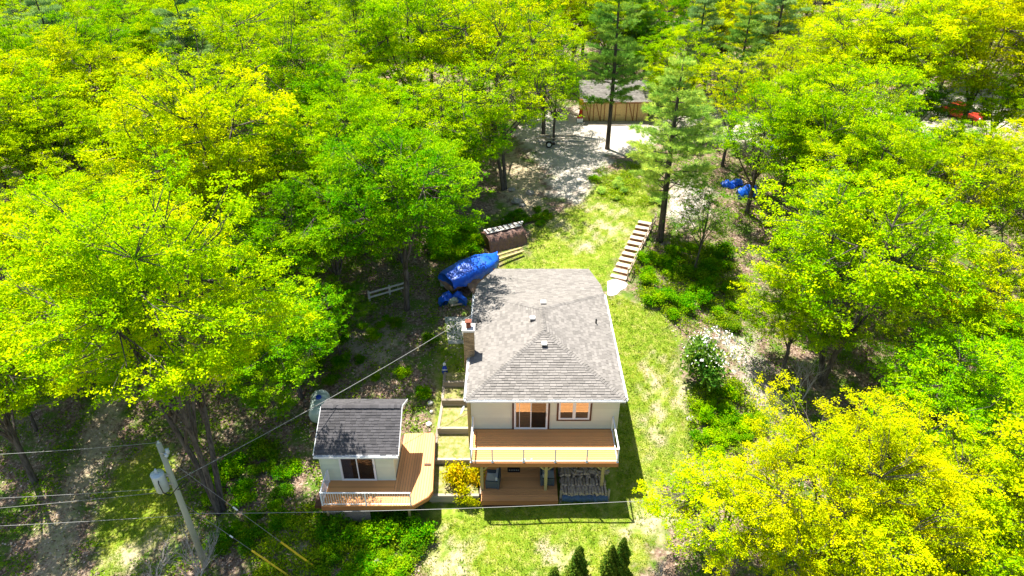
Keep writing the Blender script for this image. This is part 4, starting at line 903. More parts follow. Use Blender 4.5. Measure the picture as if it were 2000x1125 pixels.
# ------------------------------------------------------------------ vegetation meshes
def unit(a): return a / np.maximum(np.linalg.norm(a, axis=1, keepdims=True), 1e-9)
def leaf_quads(C, L, Wd, rng, tilt=.75, fold=.12, updir=None):
    n = len(C); up = np.array([[0, 0, 1.0]]) if updir is None else updir
    N = unit(up + rng.normal(0, tilt, (n, 3))); T = unit(np.cross(N, rng.normal(0, 1, (n, 3)))); Bn = np.cross(N, T)
    L = L[:, None] / 2; Wd = Wd[:, None] / 2
    V = np.stack([C - T * L, C + Bn * Wd + N * L * fold * 2, C + T * L, C - Bn * Wd + N * L * fold * 2], 1).reshape(-1, 3)
    return V, np.arange(4 * n).reshape(n, 4)
def maple(seed, nclump=165, spray=14, lps=21, size=(.09, .19), multi=0, sparse=1.0, R=5.0, RV=4.5, ZC=8.6, narrow=.72):
    rng = np.random.default_rng(seed); rr = random.Random(seed)
    ph = rng.uniform(0, 6.28, 8); am = rng.uniform(.04, .15, 8)
    def rad(d):
        th = np.arctan2(d[:, 1], d[:, 0]); return 1 + am[0] * np.sin(2 * th + ph[0]) + am[1] * np.sin(3 * th + ph[1] + 2 * d[:, 2]) + am[2] * np.sin(5 * th + ph[2]) + am[3] * np.sin(6 * d[:, 2] + ph[3] + th)
    tr = MB(); limbs = []
    lean = Vector((rr.uniform(-.4, .4), rr.uniform(-.4, .4), 0))
    stems = [(Vector((0, 0, 0)), lean)] if not multi else [(Vector((.18 * math.cos(k * 2.1), .18 * math.sin(k * 2.1), 0)), Vector((1.3 * math.cos(k * 2.1 + .5), 1.3 * math.sin(k * 2.1 + .5), 0))) for k in range(multi)]
    for b0, ln in stems:
        pts = [b0 + Vector((0, 0, -.5)), b0 + Vector((0, 0, .3)), b0 + ln * .3 + Vector((.05, .03, ZC * .3)), b0 + ln * .8 + Vector((-.06, .05, ZC * .62)), b0 + ln * 1.1 + Vector((0, 0, ZC * 1.02)), b0 + ln * 1.2 + Vector((.1, 0, ZC * 1.3))]
        k = .8 if multi else 1.0
        tr.tube(pts, [.30 * k, .22 * k, .185 * k, .14 * k, .075, .02], 8)
        nl = 4 if multi else rr.randint(7, 9)
        for i in range(nl):
            az = 2 * math.pi * (i + rr.uniform(-.3, .3)) / nl + seed; el = rr.uniform(.25, 1.05); t = rr.uniform(.34, .72)
            s = b0 + ln * t + Vector((0, 0, ZC * t)); e = Vector((0, 0, ZC)) + Vector((math.cos(az) * math.cos(el) * R * .72, math.sin(az) * math.cos(el) * R * .72, math.sin(el) * RV * .7 - .6))
            m = s.lerp(e, .5) + Vector((rr.uniform(-.3, .3), rr.uniform(-.3, .3), rr.uniform(-.5, .1)))
            lp = [s * (1 - u) ** 2 + m * (2 * u * (1 - u)) + e * u * u for u in np.linspace(0, 1, 7)]
            tr.tube(lp, list(np.linspace(.1, .025, 7)), 6); limbs += lp[1:]
        limbs += [p for p in pts[3:]]
    LP = np.array([tuple(p) for p in limbs])
    d = rng.normal(0, 1, (nclump * 3, 3)); d = unit(d); d = d[d[:, 2] > -.62][:nclump]
    f = np.where(rng.random(len(d)) < narrow, rng.uniform(.72, 1.06, len(d)), rng.uniform(.35, .8, len(d)))
    low = np.clip(-d[:, 2], 0, 1) * .35
    CC = d * (rad(d) * f * (1 - low))[:, None] * np.array([R, R, RV]) + np.array([0, 0, ZC])
    for c in CC:
        k = np.argmin(((LP - c) ** 2).sum(1) + .4 * np.maximum(0, LP[:, 2] - c[2]) ** 2); a = Vector(LP[k]); c = Vector(c)
        m = a.lerp(c, .55) + Vector((rr.uniform(-.25, .25), rr.uniform(-.25, .25), rr.uniform(-.3, .05)))
        tr.tube([a, m, c], [.035, .022, .009], 4, False)
        for _ in range(2): tr.tube([m, c + Vector((rr.uniform(-.8, .8), rr.uniform(-.8, .8), rr.uniform(-.1, .3)))], [.016, .006], 3, False)
    S = np.repeat(CC, spray, 0) + rng.normal(0, 1, (len(CC) * spray, 3)) * np.array([.48, .48, .2]); nt = np.repeat(rng.random(len(CC)), spray)
    nt = np.clip(nt * .7 + .3 * rng.random(len(S)), 0, 1)
    Lc = np.repeat(S, lps, 0) + rng.normal(0, 1, (len(S) * lps, 3)) * np.array([.145, .145, .06]); ti = np.repeat(np.repeat(nt, lps), 4)
    sz = rng.uniform(*size, len(Lc)); V, F = leaf_quads(Lc, sz, sz * rng.uniform(.5, .75, len(Lc)), rng, .62)
    return mesh_arrays('trunk', np.array(tr.v), tr.f, M['bark'], True), mesh_arrays('crown', V, F, M['leaf'], False, ti)
def pine(seed, H=16, R=3.7, base=.3, whorl=.78, dens=1.0):
    rng = np.random.default_rng(seed); rr = random.Random(seed); tr = MB()
    tr.tube([(0, 0, -.5), (0, 0, .4), (rr.uniform(-.1, .1), .05, H * .5), (rr.uniform(-.15, .15), 0, H * .85), (0, 0, H)], [.30, .23, .16, .07, .015], 8)
    tips = []; dirs = []; tn = []; z = H * base
    while z < H - .3:
        t = (z - H * base) / (H * (1 - base)); ln = R * (1 - t) ** .75 * (.55 + .45 * min(1, t * 4)) * rr.uniform(.8, 1.15) + .25
        for k in range(rr.randint(4, 6)):
            az = rr.uniform(0, 6.283); l = ln * rr.uniform(.65, 1.15); rise = l * rr.uniform(.05, .35) + .1
            d = Vector((math.cos(az), math.sin(az), 0)); s = Vector((0, 0, z)); e = s + d * l + Vector((0, 0, rise)); m = s.lerp(e, .55) - Vector((0, 0, l * .06))
            tr.tube([s, m, e], [.045 * (1 - t) + .015, .025 * (1 - t) + .01, .006], 4, False); side = Vector((-d.y, d.x, 0)); w = rr.random()
            for j in range(int((l * 17 + 6) * dens)):
                u = rr.uniform(.25, 1.02); p = s.lerp(e, u) if u > .55 else s.lerp(m, u / .55)
                off = rr.uniform(-1, 1) * (.2 + .36 * l * (1.05 - u) + .15)
                tips.append(tuple(p + side * off + d * abs(off) * .35 + Vector((0, 0, rr.uniform(-.04, .12))))); dirs.append(tuple(d * .6 + side * (off * 1.2) + Vector((0, 0, .45)))); tn.append(w * .6 + .4 * rr.random())
        z += whorl * rr.uniform(.75, 1.2)
    tips.append((0, 0, H)); dirs.append((0, 0, 1)); tn.append(.5)
    T = np.array(tips); D = unit(np.array(dirs)); nb = 13; n = len(T)
    C = np.repeat(T, nb, 0) + rng.normal(0, .05, (n * nb, 3)); DD = unit(np.repeat(D, nb, 0) + rng.normal(0, .55, (n * nb, 3)))
    Ln = rng.uniform(.18, .34, (n * nb, 1)); Sd = unit(np.cross(DD, rng.normal(0, 1, (n * nb, 3)))) * rng.uniform(.014, .026, (n * nb, 1))
    V = np.stack([C - Sd, C + Sd, C + DD * Ln], 1).reshape(-1, 3); F = np.arange(len(V)).reshape(-1, 3)
    return mesh_arrays('trunk', np.array(tr.v), tr.f, M['pbark'], True), mesh_arrays('crown', V, F, M['needle'], False, np.repeat(np.repeat(tn, nb), 3))
def shrub(seed, R=1.0, H=1.3, n=2600, size=(.1, .2), mat='leaf'):
    rng = np.random.default_rng(seed); rr = random.Random(seed); st = MB(); cl = []
    for k in range(11):
        az = rr.uniform(0, 6.28); l = rr.uniform(.35, 1) * R; e = Vector((math.cos(az) * l, math.sin(az) * l, H * rr.uniform(.45, 1) * (1.1 - .45 * l / R))); st.tube([(0, 0, -.15), e * .5 + Vector((0, 0, .1)), e], [.025, .015, .005], 4, False); cl += [tuple(e), tuple(e * .72 + Vector((rr.uniform(-.2, .2), rr.uniform(-.2, .2), .08)))]
    C = np.array(cl); idx = rng.integers(0, len(C), n); P = C[idx] + rng.normal(0, 1, (n, 3)) * np.array([.2, .2, .15]) * R; P[:, 2] = np.maximum(P[:, 2], .04)
    sz = rng.uniform(*size, n); V, F = leaf_quads(P, sz, sz * .55, rng, .8)
    return mesh_arrays('stem', np.array(st.v), st.f, M['bark'], True), mesh_arrays('foliage', V, F, M[mat], False, np.repeat(rng.random(len(C))[idx], 4))
def cedar(seed, R=.55, H=3.2, n=6500):
    rng = np.random.default_rng(seed); st = MB().tube([(0, 0, -.2), (0, 0, H * .9)], [.07, .01], 6); z = rng.random(n) ** 1.2; a = rng.uniform(0, 6.283, n)
    r = R * (1 - z) ** .6 * (.8 + .25 * np.sin(a * 3 + z * 9) + .22 * np.sin(a * 7 + z * 23)) * rng.uniform(.6, 1.15, n)
    P = np.stack([r * np.cos(a), r * np.sin(a), .1 + z * H], 1); U = np.stack([np.cos(a) * .8, np.sin(a) * .8, np.full(n, .35)], 1); sz = rng.uniform(.08, .17, n)
    V, F = leaf_quads(P, sz, sz * .5, rng, .8, .1, U); return mesh_arrays('trunk', np.array(st.v), st.f, M['bark'], True), mesh_arrays('crown', V, F, M['needle'], False, np.repeat(rng.random(n), 4))
def bare(seed, H=5.0, spread=.6, depth=5):
    rr = random.Random(seed); mb = MB()
    def grow(p, d, l, r, k):
        q = p + d * l * .5 + Vector((rr.uniform(-.08, .08), rr.uniform(-.08, .08), 0)) * l; e = p + d * l + Vector((rr.uniform(-.12, .12), rr.uniform(-.12, .12), .03)) * l
        mb.tube([p, q, e], [r, r * .85, r * .65], 5 if k > 2 else 3, False)
        if k == 0: return
        for _ in range(rr.choice((2, 3, 3))): grow(p.lerp(e, rr.uniform(.5, 1)), (d + Vector((rr.uniform(-1, 1), rr.uniform(-1, 1), rr.uniform(-.2, .6))) * spread).normalized(), l * rr.uniform(.55, .8), r * .58, k - 1)
    for _ in range(3): grow(Vector((0, 0, -.1)), Vector((rr.uniform(-.5, .5), rr.uniform(-.5, .5), 1)).normalized(), H * .36, .065, depth)
    return mesh_arrays('branches', np.array(mb.v), mb.f, M['deadwood'], True)
MAP = [maple(100 + i, multi=(3 if i == 0 else 2 if i == 1 else 0)) for i in range(6)]
BIGM = maple(130, 280, 14, 23, (.085, .175), 3, R=5.5, RV=6.3, ZC=12.6)
GOLD = maple(131, 310, 14, 23, (.08, .165), 2, R=6.4, RV=5.0, ZC=9.0)
AIRY = [maple(120 + i, 130, 11, 15, (.09, .185), multi=(2 if i == 1 else 0)) for i in range(3)]
PIN = [pine(200 + i, dens=(1.5, 1.1, 1.1)[i]) for i in range(3)]
SHR = [shrub(300 + i) for i in range(4)]
CED = [cedar(400), cedar(401, .5, 3.0)]
BAR = [bare(500), bare(501, 5, .75), bare(502, 4, .5)]
COLR = {'Y': (.48, .60, .002), 'O': (.49, .59, .002), 'M': (.375, .57, .002), 'B': (.285, .53, .002), 'G': (.185, .41, .003), 'D': (.13, .28, .006), 'P': (.23, .42, .06), 'PB': (.46, .66, .11), 'PG': (.26, .42, .14)}
rt = random.Random(77); TREES = []
def jit(c, k=.1):
    v = rt.uniform(1 - k, 1 + k); h = rt.uniform(-.05, .05); return (c[0] * v * (1 + h), c[1] * v, c[2] * v, 1.0)
def put(name, pair, loc, s, sz, col, label, cat, group=None, names=('trunk', 'crown'), rot=None):
    t = thing(name, label, cat, loc, group); t.scale = (s, s, sz); t.rotation_euler = (0, 0, rt.uniform(0, 6.28) if rot is None else rot)
    link(names[0], pair[0], t); c = link(names[1], pair[1], t); c.color = jit(col); return t
def crown_at(px, py, rpx, ZC=8.6, R=5.0, f=1.0):
    d = ray(px, py); t = 40.0
    for _ in range(40):
        s = rpx * t / FPX / R; X, Y = d.x * t, d.y * t; want = float(g(X, Y)) + ZC * s * f; tn = (want - CAMH) / d.z; t += (tn - t) * .5
    X, Y = d.x * t, d.y * t; return X, Y, rpx * t / FPX / R
def tree(px, py, rpx, k, label, var=None, f=1.0, rot=None, airy=False, name=None):
    X, Y, s = crown_at(px, py, rpx, f=f); pool = AIRY if airy else MAP
    pr = pool[var % len(pool)] if var is not None else pool[rt.randrange(2, 6) if not airy else rt.randrange(3)]
    TREES.append((X, Y, s * 5)); put(name or 'maple_tree', pr, (X, Y, float(g(X, Y))), s, s * f, COLR[k], label, 'tree', rot=rot)
# ---- trees one can tell apart, left wood
put('maple_tree', BIGM, (-16.0, 25.0, float(g(-16.0, 25.0))), .94, 1.02, COLR['M'], 'big forked maple rising behind the utility pole', 'tree', rot=.6); TREES.append((-16.2, 25.5, 5.6))
tree(560, 650, 120, 'G', 'green maple between the big forked maple and the cabin roof', 3, .8)
tree(70, 610, 115, 'M', 'yellow-green maple at the left edge above the dirt track', 2)
tree(30, 760, 80, 'B', 'low green tree at left edge beside the dirt track', 4, .8)
put('maple_tree', MAP[4], (-27.5, 27.2, float(g(-27.5, 27.2))), .85, .95, COLR['M'], 'yellow-green maple at the left edge just above the wires', 'tree'); TREES.append((-27.5, 27.2, 4.2))
tree(150, 450, 120, 'M', 'yellow-green maple behind the left edge maple', 5)
tree(290, 400, 120, 'Y', 'yellow maple just above the big forked maple', 2, airy=True)
tree(390, 290, 175, 'Y', 'broad yellow maple in the upper left wood', 3)
tree(165, 165, 125, 'O', 'golden yellow maple near the upper left corner', 2)
tree(265, 95, 85, 'B', 'bright green maple right of the golden corner maple', 4)
tree(480, 130, 150, 'M', 'tall yellow-green maple above the broad yellow maple', 5, airy=True)
tree(565, 300, 110, 'B', 'bright green maple right of the broad yellow maple', 3)
tree(640, 110, 120, 'M', 'yellow-green maple with visible limbs at top left of centre', 0, airy=True)
tree(790, 70, 135, 'M', 'yellow-green maple at the top centre left', 4)
tree(955, 75, 140, 'Y', 'yellow maple with dark forked limbs at top centre', 1, airy=True)
tree(690, 300, 130, 'B', 'bright green maple in the middle of left wood', 5)
tree(765, 325, 125, 'B', 'bright green maple left of the trailer clearing', 2)
tree(870, 225, 110, 'M', 'yellow-green maple above the trailer clearing on the left', 3, airy=True)
tree(985, 190, 120, 'M', 'yellow-green maple overhanging the trailer', 1, .95, airy=True)
tree(640, 440, 120, 'G', 'green maple above the white rail fence on the left', 4)
put('maple_tree', MAP[3], (-7.4, 39.8, float(g(-7.4, 39.8))), .98, .98, COLR['G'], 'dark green maple whose trunk stands by the white rail fence', 'tree'); TREES.append((-7.4, 39.8, 4.8))
tree(865, 320, 65, 'B', 'smaller lime green maple left of the brown tarp rack', 5, .9)
tree(530, 480, 115, 'B', 'bright green maple right of the forked maple top', 2)
tree(455, 400, 95, 'M', 'yellow-green maple in a gap of the left wood', 5)
tree(1065, 110, 95, 'M', 'yellow-green maple left of the tall driveway pine', 2, airy=True)
tree(520, 735, 82, 'G', 'green tree between the forked maple trunk and the cabin', 3, .8)
tree(925, 262, 80, 'B', 'lime green maple whose trunk stands left of the trailer', 2, 1.0)
tree(650, 610, 70, 'D', 'small dark green tree behind the water tank', 4, .85)
# ---- right wood
tree(1490, 262, 105, 'B', 'bright airy maple above the blue tarp bundles', 0, .95, airy=True)
tree(1615, 260, 125, 'M', 'yellow-green maple right of the airy maple', 4)
tree(1690, 110, 110, 'Y', 'yellow maple right of the far right pine', 3)
tree(1800, 110, 120, 'Y', 'round yellow maple left of the red car', 5)
tree(1940, 80, 130, 'O', 'orange-yellow maple in the upper right corner', 2)
tree(1595, 345, 85, 'G', 'green maple just right of blue tarp bundles', 2, airy=True)
tree(1715, 330, 110, 'B', 'lime green maple below the red car to its left', 3)
tree(1685, 500, 185, 'M', 'wide yellow-green maple with two bare grey stems on the right', 1, 1.0, 2.2)
tree(1560, 610, 100, 'M', 'yellow-green maple left of the wide right maple', 2, .85)
tree(1905, 375, 135, 'Y', 'yellow maple at the right edge below the red car', 4)
tree(1850, 770, 140, 'B', 'lime green maple at the right edge above the golden trees', 3)
tree(1975, 690, 110, 'B', 'lime green maple cut by the right edge', 5)
tree(1800, 640, 90, 'M', 'yellow-green maple between wide maple and lime maple', 2, airy=True)
X, Y, s = crown_at(1640, 955, 200, 9.0, 6.4); put('golden_tree', GOLD, (X, Y, float(g(X, Y))), s, s, COLR['O'], 'large golden tree filling the lower right', 'tree'); TREES.append((X, Y, 6.4 * s))
tree(1420, 1000, 130, 'Y', 'golden tree nearest the lawn at lower right', 2, .8, name='golden_tree')
tree(1850, 960, 150, 'O', 'golden tree at the right edge low in frame', 3, .9, name='golden_tree')
tree(1700, 1120, 170, 'Y', 'golden tree cut by the bottom edge at right', 5, .85, name='golden_tree')
tree(1960, 1090, 150, 'M', 'yellow-green tree in the lower right corner', 2, .9, name='golden_tree')
tree(1420, 60, 75, 'O', 'golden maple between two pines at the top', 3)
tree(1120, 30, 75, 'Y', 'yellow maple directly behind the driveway pine', 3)
tree(1245, 95, 60, 'G', 'green maple rising behind the shed roof', 5)
tree(1085, 175, 65, 'B', 'lime green maple left of the shed roof', 2, airy=True)
tree(1330, 130, 75, 'M', 'yellow-green maple right of the shed', 4)
tree(1855, 290, 70, 'B', 'lime green maple directly below the red car', 2, .8)
tree(1800, 200, 60, 'G', 'green maple just left of the red car', 4, .9)
tree(1960, 210, 75, 'M', 'yellow-green maple right of the red car', 3)
tree(1292, 172, 38, 'B', 'small lime green maple beside the right end of the shed', 3, .9)
tree(1300, 60, 70, 'G', 'green maple between the driveway pine and the golden maple', 4)
tree(1372, 425, 58, 'G', 'slender green tree below the blue tarp bundles', 1, 1.25, airy=True)
# ---- pines
def pine_at(bx_, by_, ty_, k, label, var, wid=1.0):
    b = gnd(bx_, by_); top = onY(bx_, ty_, b.y).z; H = max(6, top - b.z); s = H / 16
    TREES.append((b.x, b.y, 2.5 * s)); put('pine_tree', PIN[var], b, s * wid, s, COLR[k], label, 'tree')
pine_at(1186, 291, -50, 'P', 'tall dark pine standing in front of the shed', 2, 1.0)
pine_at(1289, 470, 105, 'PB', 'bright green pine at the top of the garden stairs', 1, 1.25)
pine_at(1490, 205, -60, 'PG', 'blue-green pine with bare lower trunk at upper right', 2, 1.2)
pine_at(35, 420, 60, 'PG', 'pine with leaning dark trunk at the left edge', 0)
pine_at(95, 170, -40, 'PG', 'blue-green pine in the upper left corner', 1)
pine_at(330, 130, -70, 'PG', 'blue-green pine behind the golden corner maple', 2)
pine_at(1230, 190, -40, 'P', 'dark pine just behind the shed roof', 1)
pine_at(1375, 180, -60, 'P', 'dark pine between shed and blue-green pine', 2)
pine_at(1745, 130, -20, 'PG', 'blue-green pine top among yellow maples at upper right', 0, .9)
pine_at(120, 330, 200, 'PG', 'short pale pine in the gap at far left', 1, 1.3)
# ---- forest that fills the wood around
CLEAR = [(820, 395, 1310, 1200), (1000, 195, 1300, 420), (1125, 150, 1270, 245), (580, 700, 900, 1200), (1375, 335, 1480, 400), (1835, 170, 1925, 245), (-200, 830, 620, 1200), (1280, 420, 1480, 900), (640, 520, 900, 720)]
def bad(X, Y, r, tree_h):
    for fz, fr in ((.66, 1.0), (.25, .2)):
        u, v, f = proj(X, Y, float(g(X, Y)) + tree_h * fz)
        if f < 5: return True
        rp = r * fr * FPX / f * .92
        for x0, y0, x1, y1 in CLEAR:
            dx = max(x0 - u, 0, u - x1); dy = max(y0 - v, 0, v - y1)
            if dx * dx + dy * dy < rp * rp: return True
    return False
cnt = 0
for _ in range(9000):
    Y = 16 + 150 * rt.random() ** 1.15; X = rt.uniform(-1, 1) * (.92 * Y + 16)
    if abs(X) < 26 and Y < 24 and X > -20: continue
    r = rt.uniform(3.4, 5.2); s = r / 5
    mind = .8 if Y < 95 else .95
    if any((X - a) ** 2 + (Y - b) ** 2 < ((r + c) * .5 * mind * 1.18) ** 2 for a, b, c in TREES): continue
    if bad(X, Y, r, 13 * s) or (4 < X < 17 and 60 < Y < 78): continue
    u, v, f = proj(X, Y, float(g(X, Y)) + 8 * s)
    if not -190 < u < 2190 or v < -170: continue
    TREES.append((X, Y, r)); cnt += 1
    side = 'left' if X < -6 else 'right' if X > 18 else 'back'
    k = rt.choice({'left': 'MMYBBGM', 'right': 'YYMMOBM', 'back': 'MYMBYGO'}[side]); far = Y > 88
    cw_ = {'M': 'yellow-green', 'Y': 'yellow', 'B': 'lime green', 'G': 'mid green', 'O': 'golden'}[k]
    hz = ['beyond the left edge', 'at the left edge', 'left of centre', 'just left of centre', 'just right of centre', 'right of centre', 'at the right edge', 'beyond the right edge'][int(min(7, max(0, (u + 260) // 315)))]
    vz = 'above the top edge' if v < 0 else 'near the top edge' if v < 110 else 'in the upper wood' if v < 300 else 'in the middle wood' if v < 560 else 'in the lower wood'
    lab = '%s maple %s %s' % (cw_, vz, hz)
    if rt.random() < .1: put('pine_tree', PIN[rt.randrange(3)], (X, Y, float(g(X, Y))), s * 1.05, s * 1.05, COLR[rt.choice(('P', 'PG'))], 'dark ' + lab.split(' ', 1)[1].replace('maple', 'pine'), 'tree', 'pines %s' % hz)
    else: put('maple_tree', (MAP + AIRY)[rt.randrange(2, 9)], (X, Y, float(g(X, Y))), s, s * rt.uniform(.9, 1.1), COLR[k], lab, 'tree', 'maples %s' % hz)
    if cnt >= 235: break
# ---- shrubs, cedars, bare wood
def shr(px, py, s, col, label, var, sz=None, name='shrub', cat='shrub', group=None):
    p = gnd(px, py); return put(name, SHR[var % 4], p, s, sz or s, col, label, cat, group, ('stem', 'foliage'))
shr(907, 962, 1.0, (.52, .50, .004), 'bright yellow shrub at the left corner of lower deck', 0, 1.5)
yb = shr(912, 985, .55, (.52, .50, .004), 'smaller yellow shrub spilling below the lower deck corner', 1, .7)
fb = shr(1385, 745, 1.7, (.14, .27, .03), 'white flowering shrub on the right edge of lawn', 2, 2.6)
rngf = np.random.default_rng(9); nf = 330; a = rngf.uniform(0, 6.28, nf); r = rngf.uniform(.3, 1.12, nf); zf = rngf.uniform(1.0, 1.5, nf) * (1.18 - .42 * r)
Pf = np.stack([r * np.cos(a), r * np.sin(a), zf], 1); ssz = rngf.uniform(.05, .1, nf); Vf, Ff = leaf_quads(Pf, ssz, ssz, rngf, .7); link('blossom', mesh_arrays('blossom', Vf, Ff, M['flower']), fb)['kind'] = 'stuff'
for i, (px, py, h, lab) in enumerate(((1128, 1130, 1.0, 'dark columnar cedar, left of the pair at bottom edge'), (1190, 1128, 1.05, 'dark columnar cedar, middle one at bottom edge'), (1210, 1124, 1.15, 'tallest dark columnar cedar at bottom edge'), (1082, 1155, .8, 'small cedar tip leftmost at the bottom edge'))):
    put('cedar_tree', CED[i % 2], gnd(px, py), 1.0, h * .75, (.13, .22, .02), lab, 'tree', 'cedars at the bottom edge')
for i, (px, py, s, v, lab) in enumerate(((385, 1150, .85, 0, 'bare pale shrub at the foot of utility pole'), (320, 1165, .7, 1, 'small bare shrub left of the utility pole foot'), (150, 390, 1.5, 1, 'bleached bare tree in the gap at far left'), (100, 400, 1.3, 2, 'bare leaning tree beside the far left pine trunk'), (1700, 395, 1.1, 2, 'bare branches between maples on the right'), (1955, 600, 1.3, 1, 'tangled bare tree at the right edge'), (1560, 790, .8, 0, 'bare grey snag below the wide right maple'), (1290, 1130, .35, 2, 'tiny bare twig shrub right of the cedars'))):
    p = gnd(px, py); o = link('bare_shrub', BAR[v], None, p); o.scale = (s,) * 3; o.rotation_euler = (0, 0, i * 1.3); tag(o, lab, 'shrub')
# understory shrubs
US = []
def strew(n, poly, s0, s1, cols, label, group):
    k = 0; P = W(poly); xs = [p[0] for p in P]; ys = [p[1] for p in P]
    for _ in range(n * 30):
        X, Y = rt.uniform(min(xs), max(xs)), rt.uniform(min(ys), max(ys))
        if not inpoly(X, Y, P) or any((X - a) ** 2 + (Y - b) ** 2 < .5 for a, b in US): continue
        US.append((X, Y)); s = rt.uniform(s0, s1); put('understory_shrub', SHR[rt.randrange(4)], (X, Y, float(g(X, Y))), s, s * rt.uniform(.7, 1), COLR[rt.choice(cols)], label, 'shrub', group, ('stem', 'foliage')); k += 1
        if k >= n: break
strew(26, [(1250, 500), (1300, 470), (1420, 500), (1460, 600), (1440, 640), (1330, 640), (1270, 590)], .5, 1.0, 'DGG', 'low green shrub on the bank right of the garden stairs', 'shrubs on the right bank')
strew(16, [(1345, 790), (1420, 770), (1480, 830), (1420, 900), (1370, 890)], .35, .7, 'GB', 'low leafy shrub right of the lawn below the white blossom', 'shrubs right of the lawn')
strew(22, [(640, 1010), (800, 1005), (820, 1060), (790, 1130), (640, 1130)], .4, .9, 'DGG', 'low leafy shrub below the cabin deck', 'shrubs below the cabin deck')
strew(20, [(420, 900), (600, 860), (610, 980), (560, 1100), (430, 1120)], .35, .8, 'DGD', 'dark low shrub left of the cabin', 'shrubs left of the cabin')
strew(22, [(560, 560), (700, 600), (860, 620), (820, 800), (700, 760), (560, 740)], .3, .7, 'DGD', 'low shrub on shaded floor between cabin and fence', 'shrubs on the left wood floor')
strew(18, [(850, 440), (930, 450), (960, 480), (860, 520), (820, 500)], .4, .9, 'GGB', 'leafy shrub behind the blue covered boat', 'shrubs behind the boat')
strew(7, [(1150, 345), (1260, 335), (1300, 400), (1220, 400), (1160, 380)], .25, .6, ('PB', 'B', 'PB'), 'pale green sapling beside the bright pine', 'saplings beside the bright pine')
strew(14, [(1000, 410), (1080, 420), (1060, 440), (985, 440)], .3, .6, 'DG', 'low shrub at the edge of the back lawn', 'shrubs at the back lawn')
# ---- ground cover, litter and grass as stuff
def scatter(n, polys, seed, excl=()):
    rng = np.random.default_rng(seed); out = []
    for P, w in polys:
        P = W(P) if len(P[0]) == 2 and max(abs(P[0][0]), abs(P[0][1])) > 150 else P
        xs = [p[0] for p in P]; ys = [p[1] for p in P]; X = rng.uniform(min(xs), max(xs), int(n * w * 3)); Y = rng.uniform(min(ys), max(ys), int(n * w * 3)); m = inpoly(X, Y, P)
        for e in excl: m &= ~inpoly(X, Y, e)
        out.append(np.stack([X[m], Y[m]], 1)[:int(n * w)])
    return np.concatenate(out), rng
HOUSE_X = [(-2.2, 24.7), (5.8, 24.7), (6.0, 41), (-2.4, 41)]; CAB_X = [(-10.2, 23.3), (-4.6, 23.3), (-4.4, 28.8), (-10, 28.8)]; TER_X = [(-4.9, 24.2), (-2, 24.2), (-2, 34), (-4.9, 34)]
WOODL = [(-34, 19), (-3, 19), (-3, 44), (-6, 62), (-34, 62)]; WOODR = [(8, 19), (34, 19), (34, 62), (12, 62), (9, 44)]
XY, rng = scatter(26000, [(WOODL, .62), (WOODR, .38)], 5, (HOUSE_X, CAB_X, LAWN, LAWN2, LAWN3, ROAD, TER_X, GRAVEL, GRAVEL2))
clump = np.sin(XY[:, 0] * 1.1 + 2 * np.sin(XY[:, 1] * .7)) * np.sin(XY[:, 1] * 1.2 + XY[:, 0] * .4); XY = XY[clump > -.25]
C = np.repeat(np.column_stack([XY, g(XY[:, 0], XY[:, 1])]), 5, 0); C += rng.normal(0, 1, C.shape) * np.array([.13, .13, .05]) + np.array([0, 0, .12]); sz = rng.uniform(.08, .2, len(C)); V, F = leaf_quads(C, sz, sz * .55, rng, .7)
o = tag(link('ground_cover', mesh_arrays('ground_cover', V, F, M['leaf'], False, rng.random(len(V)))), 'low green plants covering the floor of the wood', 'ground cover', kind='stuff'); o.color = (.19, .33, .012, 1)
XY, rng = scatter(60000, [(WOODL, .6), (WOODR, .4)], 6, (HOUSE_X, CAB_X, LAWN, LAWN2, LAWN3, TER_X, GRAVEL))
C = np.column_stack([XY, g(XY[:, 0], XY[:, 1]) + rng.uniform(.01, .05, len(XY))]); sz = rng.uniform(.07, .16, len(C)); V, F = leaf_quads(C, sz, sz * .7, rng, .45)
tag(link('leaf_litter', mesh_arrays('leaf_litter', V, F, M['litter'])), 'brown dead leaves strewn over the floor of the wood', 'leaf litter', kind='stuff')
XY, rng = scatter(90000, [(LAWN, .6), (LAWN2, .28), (LAWN3, .12)], 7, (HOUSE_X, TER_X, CAB_X))
d = np.max([dpoly(XY[:, 0], XY[:, 1], b) for b in BARE], axis=0); XY = XY[(d < .1) | (rng.random(len(XY)) < .12)]
C = np.column_stack([XY, g(XY[:, 0], XY[:, 1])]); n = len(C); h = rng.uniform(.03, .08, (n, 1)); dd = rng.normal(0, .6, (n, 3)); dd[:, 2] = 1; dd = unit(dd) * h; sd_v = unit(np.cross(dd, rng.normal(0, 1, (n, 3)))) * rng.uniform(.012, .03, (n, 1))
V = np.stack([C - sd_v, C + sd_v, C + dd], 1).reshape(-1, 3); tn = np.repeat(np.clip(.5 + .5 * np.sin(C[:, 0] * .9 + np.sin(C[:, 1] * 1.3)) * np.sin(C[:, 1] * .8) + rng.normal(0, .2, n), 0, 1), 3)
o = tag(link('lawn_grass', mesh_arrays('lawn_grass', V, np.arange(3 * n).reshape(n, 3), M['leaf'], False, tn)), 'short yellow-green grass blades of the lawn', 'grass', kind='stuff'); o.color = (.33, .42, .02, 1)
BANK = [(1235, 520), (1290, 470), (1400, 480), (1470, 560), (1450, 640), (1330, 650), (1290, 610), (1245, 580)]
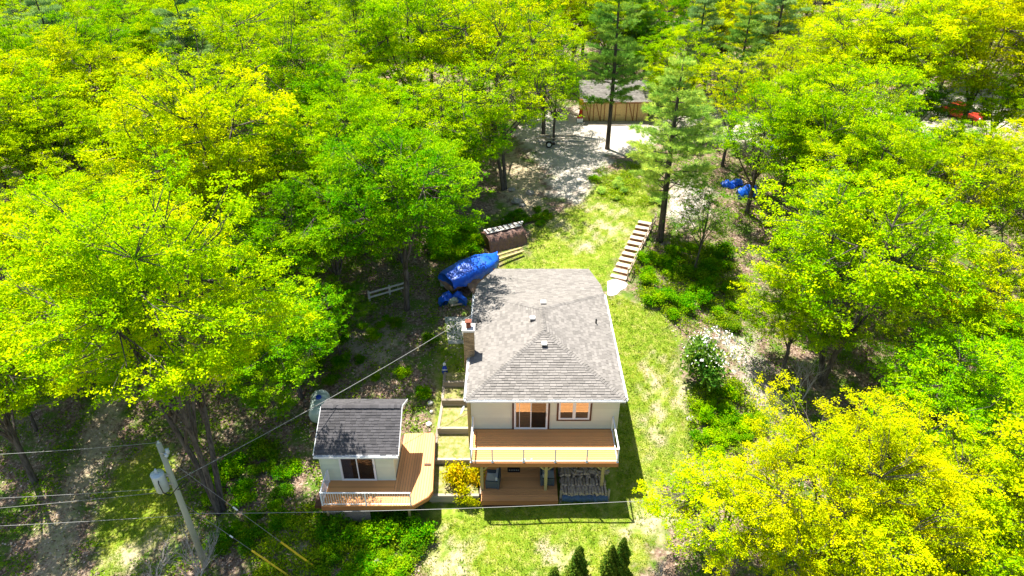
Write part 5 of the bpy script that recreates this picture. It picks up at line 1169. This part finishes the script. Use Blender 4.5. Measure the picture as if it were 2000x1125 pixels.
XY, rng = scatter(6500, [(BANK, .5), ([(1340, 760), (1440, 740), (1500, 840), (1440, 920), (1350, 900)], .22), ([(860, 430), (980, 440), (950, 490), (850, 530)], .12), ([(1140, 350), (1180, 325), (1260, 325), (1310, 400), (1230, 405), (1165, 385)], .2), ([(480, 1000), (800, 1000), (825, 1060), (800, 1150), (480, 1150)], .3)], 15, (HOUSE_X, CAB_X, LAWN))
cl_ = np.sin(XY[:, 0] * 2.1 + 1.5 * np.sin(XY[:, 1] * 1.6)) * np.sin(XY[:, 1] * 2.3 + XY[:, 0] * .7); keep = cl_ > rng.uniform(-.7, .5, len(XY)); XY = XY[keep]; hh = .12 + .28 * np.clip(cl_[keep], 0, 1)
C = np.repeat(np.column_stack([XY, g(XY[:, 0], XY[:, 1]) + hh]), 8, 0); C += rng.normal(0, 1, C.shape) * np.array([.16, .16, .1]); sz = rng.uniform(.08, .2, len(C)); V, F = leaf_quads(C, sz, sz * .45, rng, .8)
o = tag(link('bank_plants', mesh_arrays('bank_plants', V, F, M['leaf'], False, rng.random(len(V)))), 'dense leafy plants on the banks around the clearing', 'ground cover', kind='stuff'); o.color = (.24, .37, .008, 1)
XY, rng = scatter(1500, [(LAWN, .65), (LAWN2, .35)], 17, (HOUSE_X, TER_X, CAB_X))
C = np.repeat(np.column_stack([XY, g(XY[:, 0], XY[:, 1]) + .05]), 7, 0); C += rng.normal(0, 1, C.shape) * np.array([.09, .09, .025]); sz = rng.uniform(.05, .14, len(C)); V, F = leaf_quads(C, sz, sz * .4, rng, .7)
o = tag(link('lawn_weeds', mesh_arrays('lawn_weeds', V, F, M['leaf'], False, rng.random(len(V)))), 'scattered darker weed tufts in the lawn', 'weeds', kind='stuff'); o.color = (.17, .27, .02, 1)
# rocks
for i, (px, py, r) in enumerate(((1010, 395, .5), (1035, 378, .4), (1000, 372, .35), (960, 452, .4), (1020, 402, .3), (730, 1105, .45), (1350, 820, .3), (985, 432, .35))):
    p = gnd(px, py); tag(MB().blob(p + Vector((0, 0, r * .25)), (r, r * .8, r * .5), 50 + i, 9, 6, .22).build('rock', 'rock'), ('grey boulder on the leafy bank below the trailer' if i in (0, 1, 2, 4) else ['', '', '', 'grey boulder beside the brown tarp rack', '', 'pale boulder at the bottom edge below the cabin', 'small rock at the right edge of the lawn', 'grey boulder at the far left corner of back lawn'][i]), 'rock', 'boulders around the clearing')
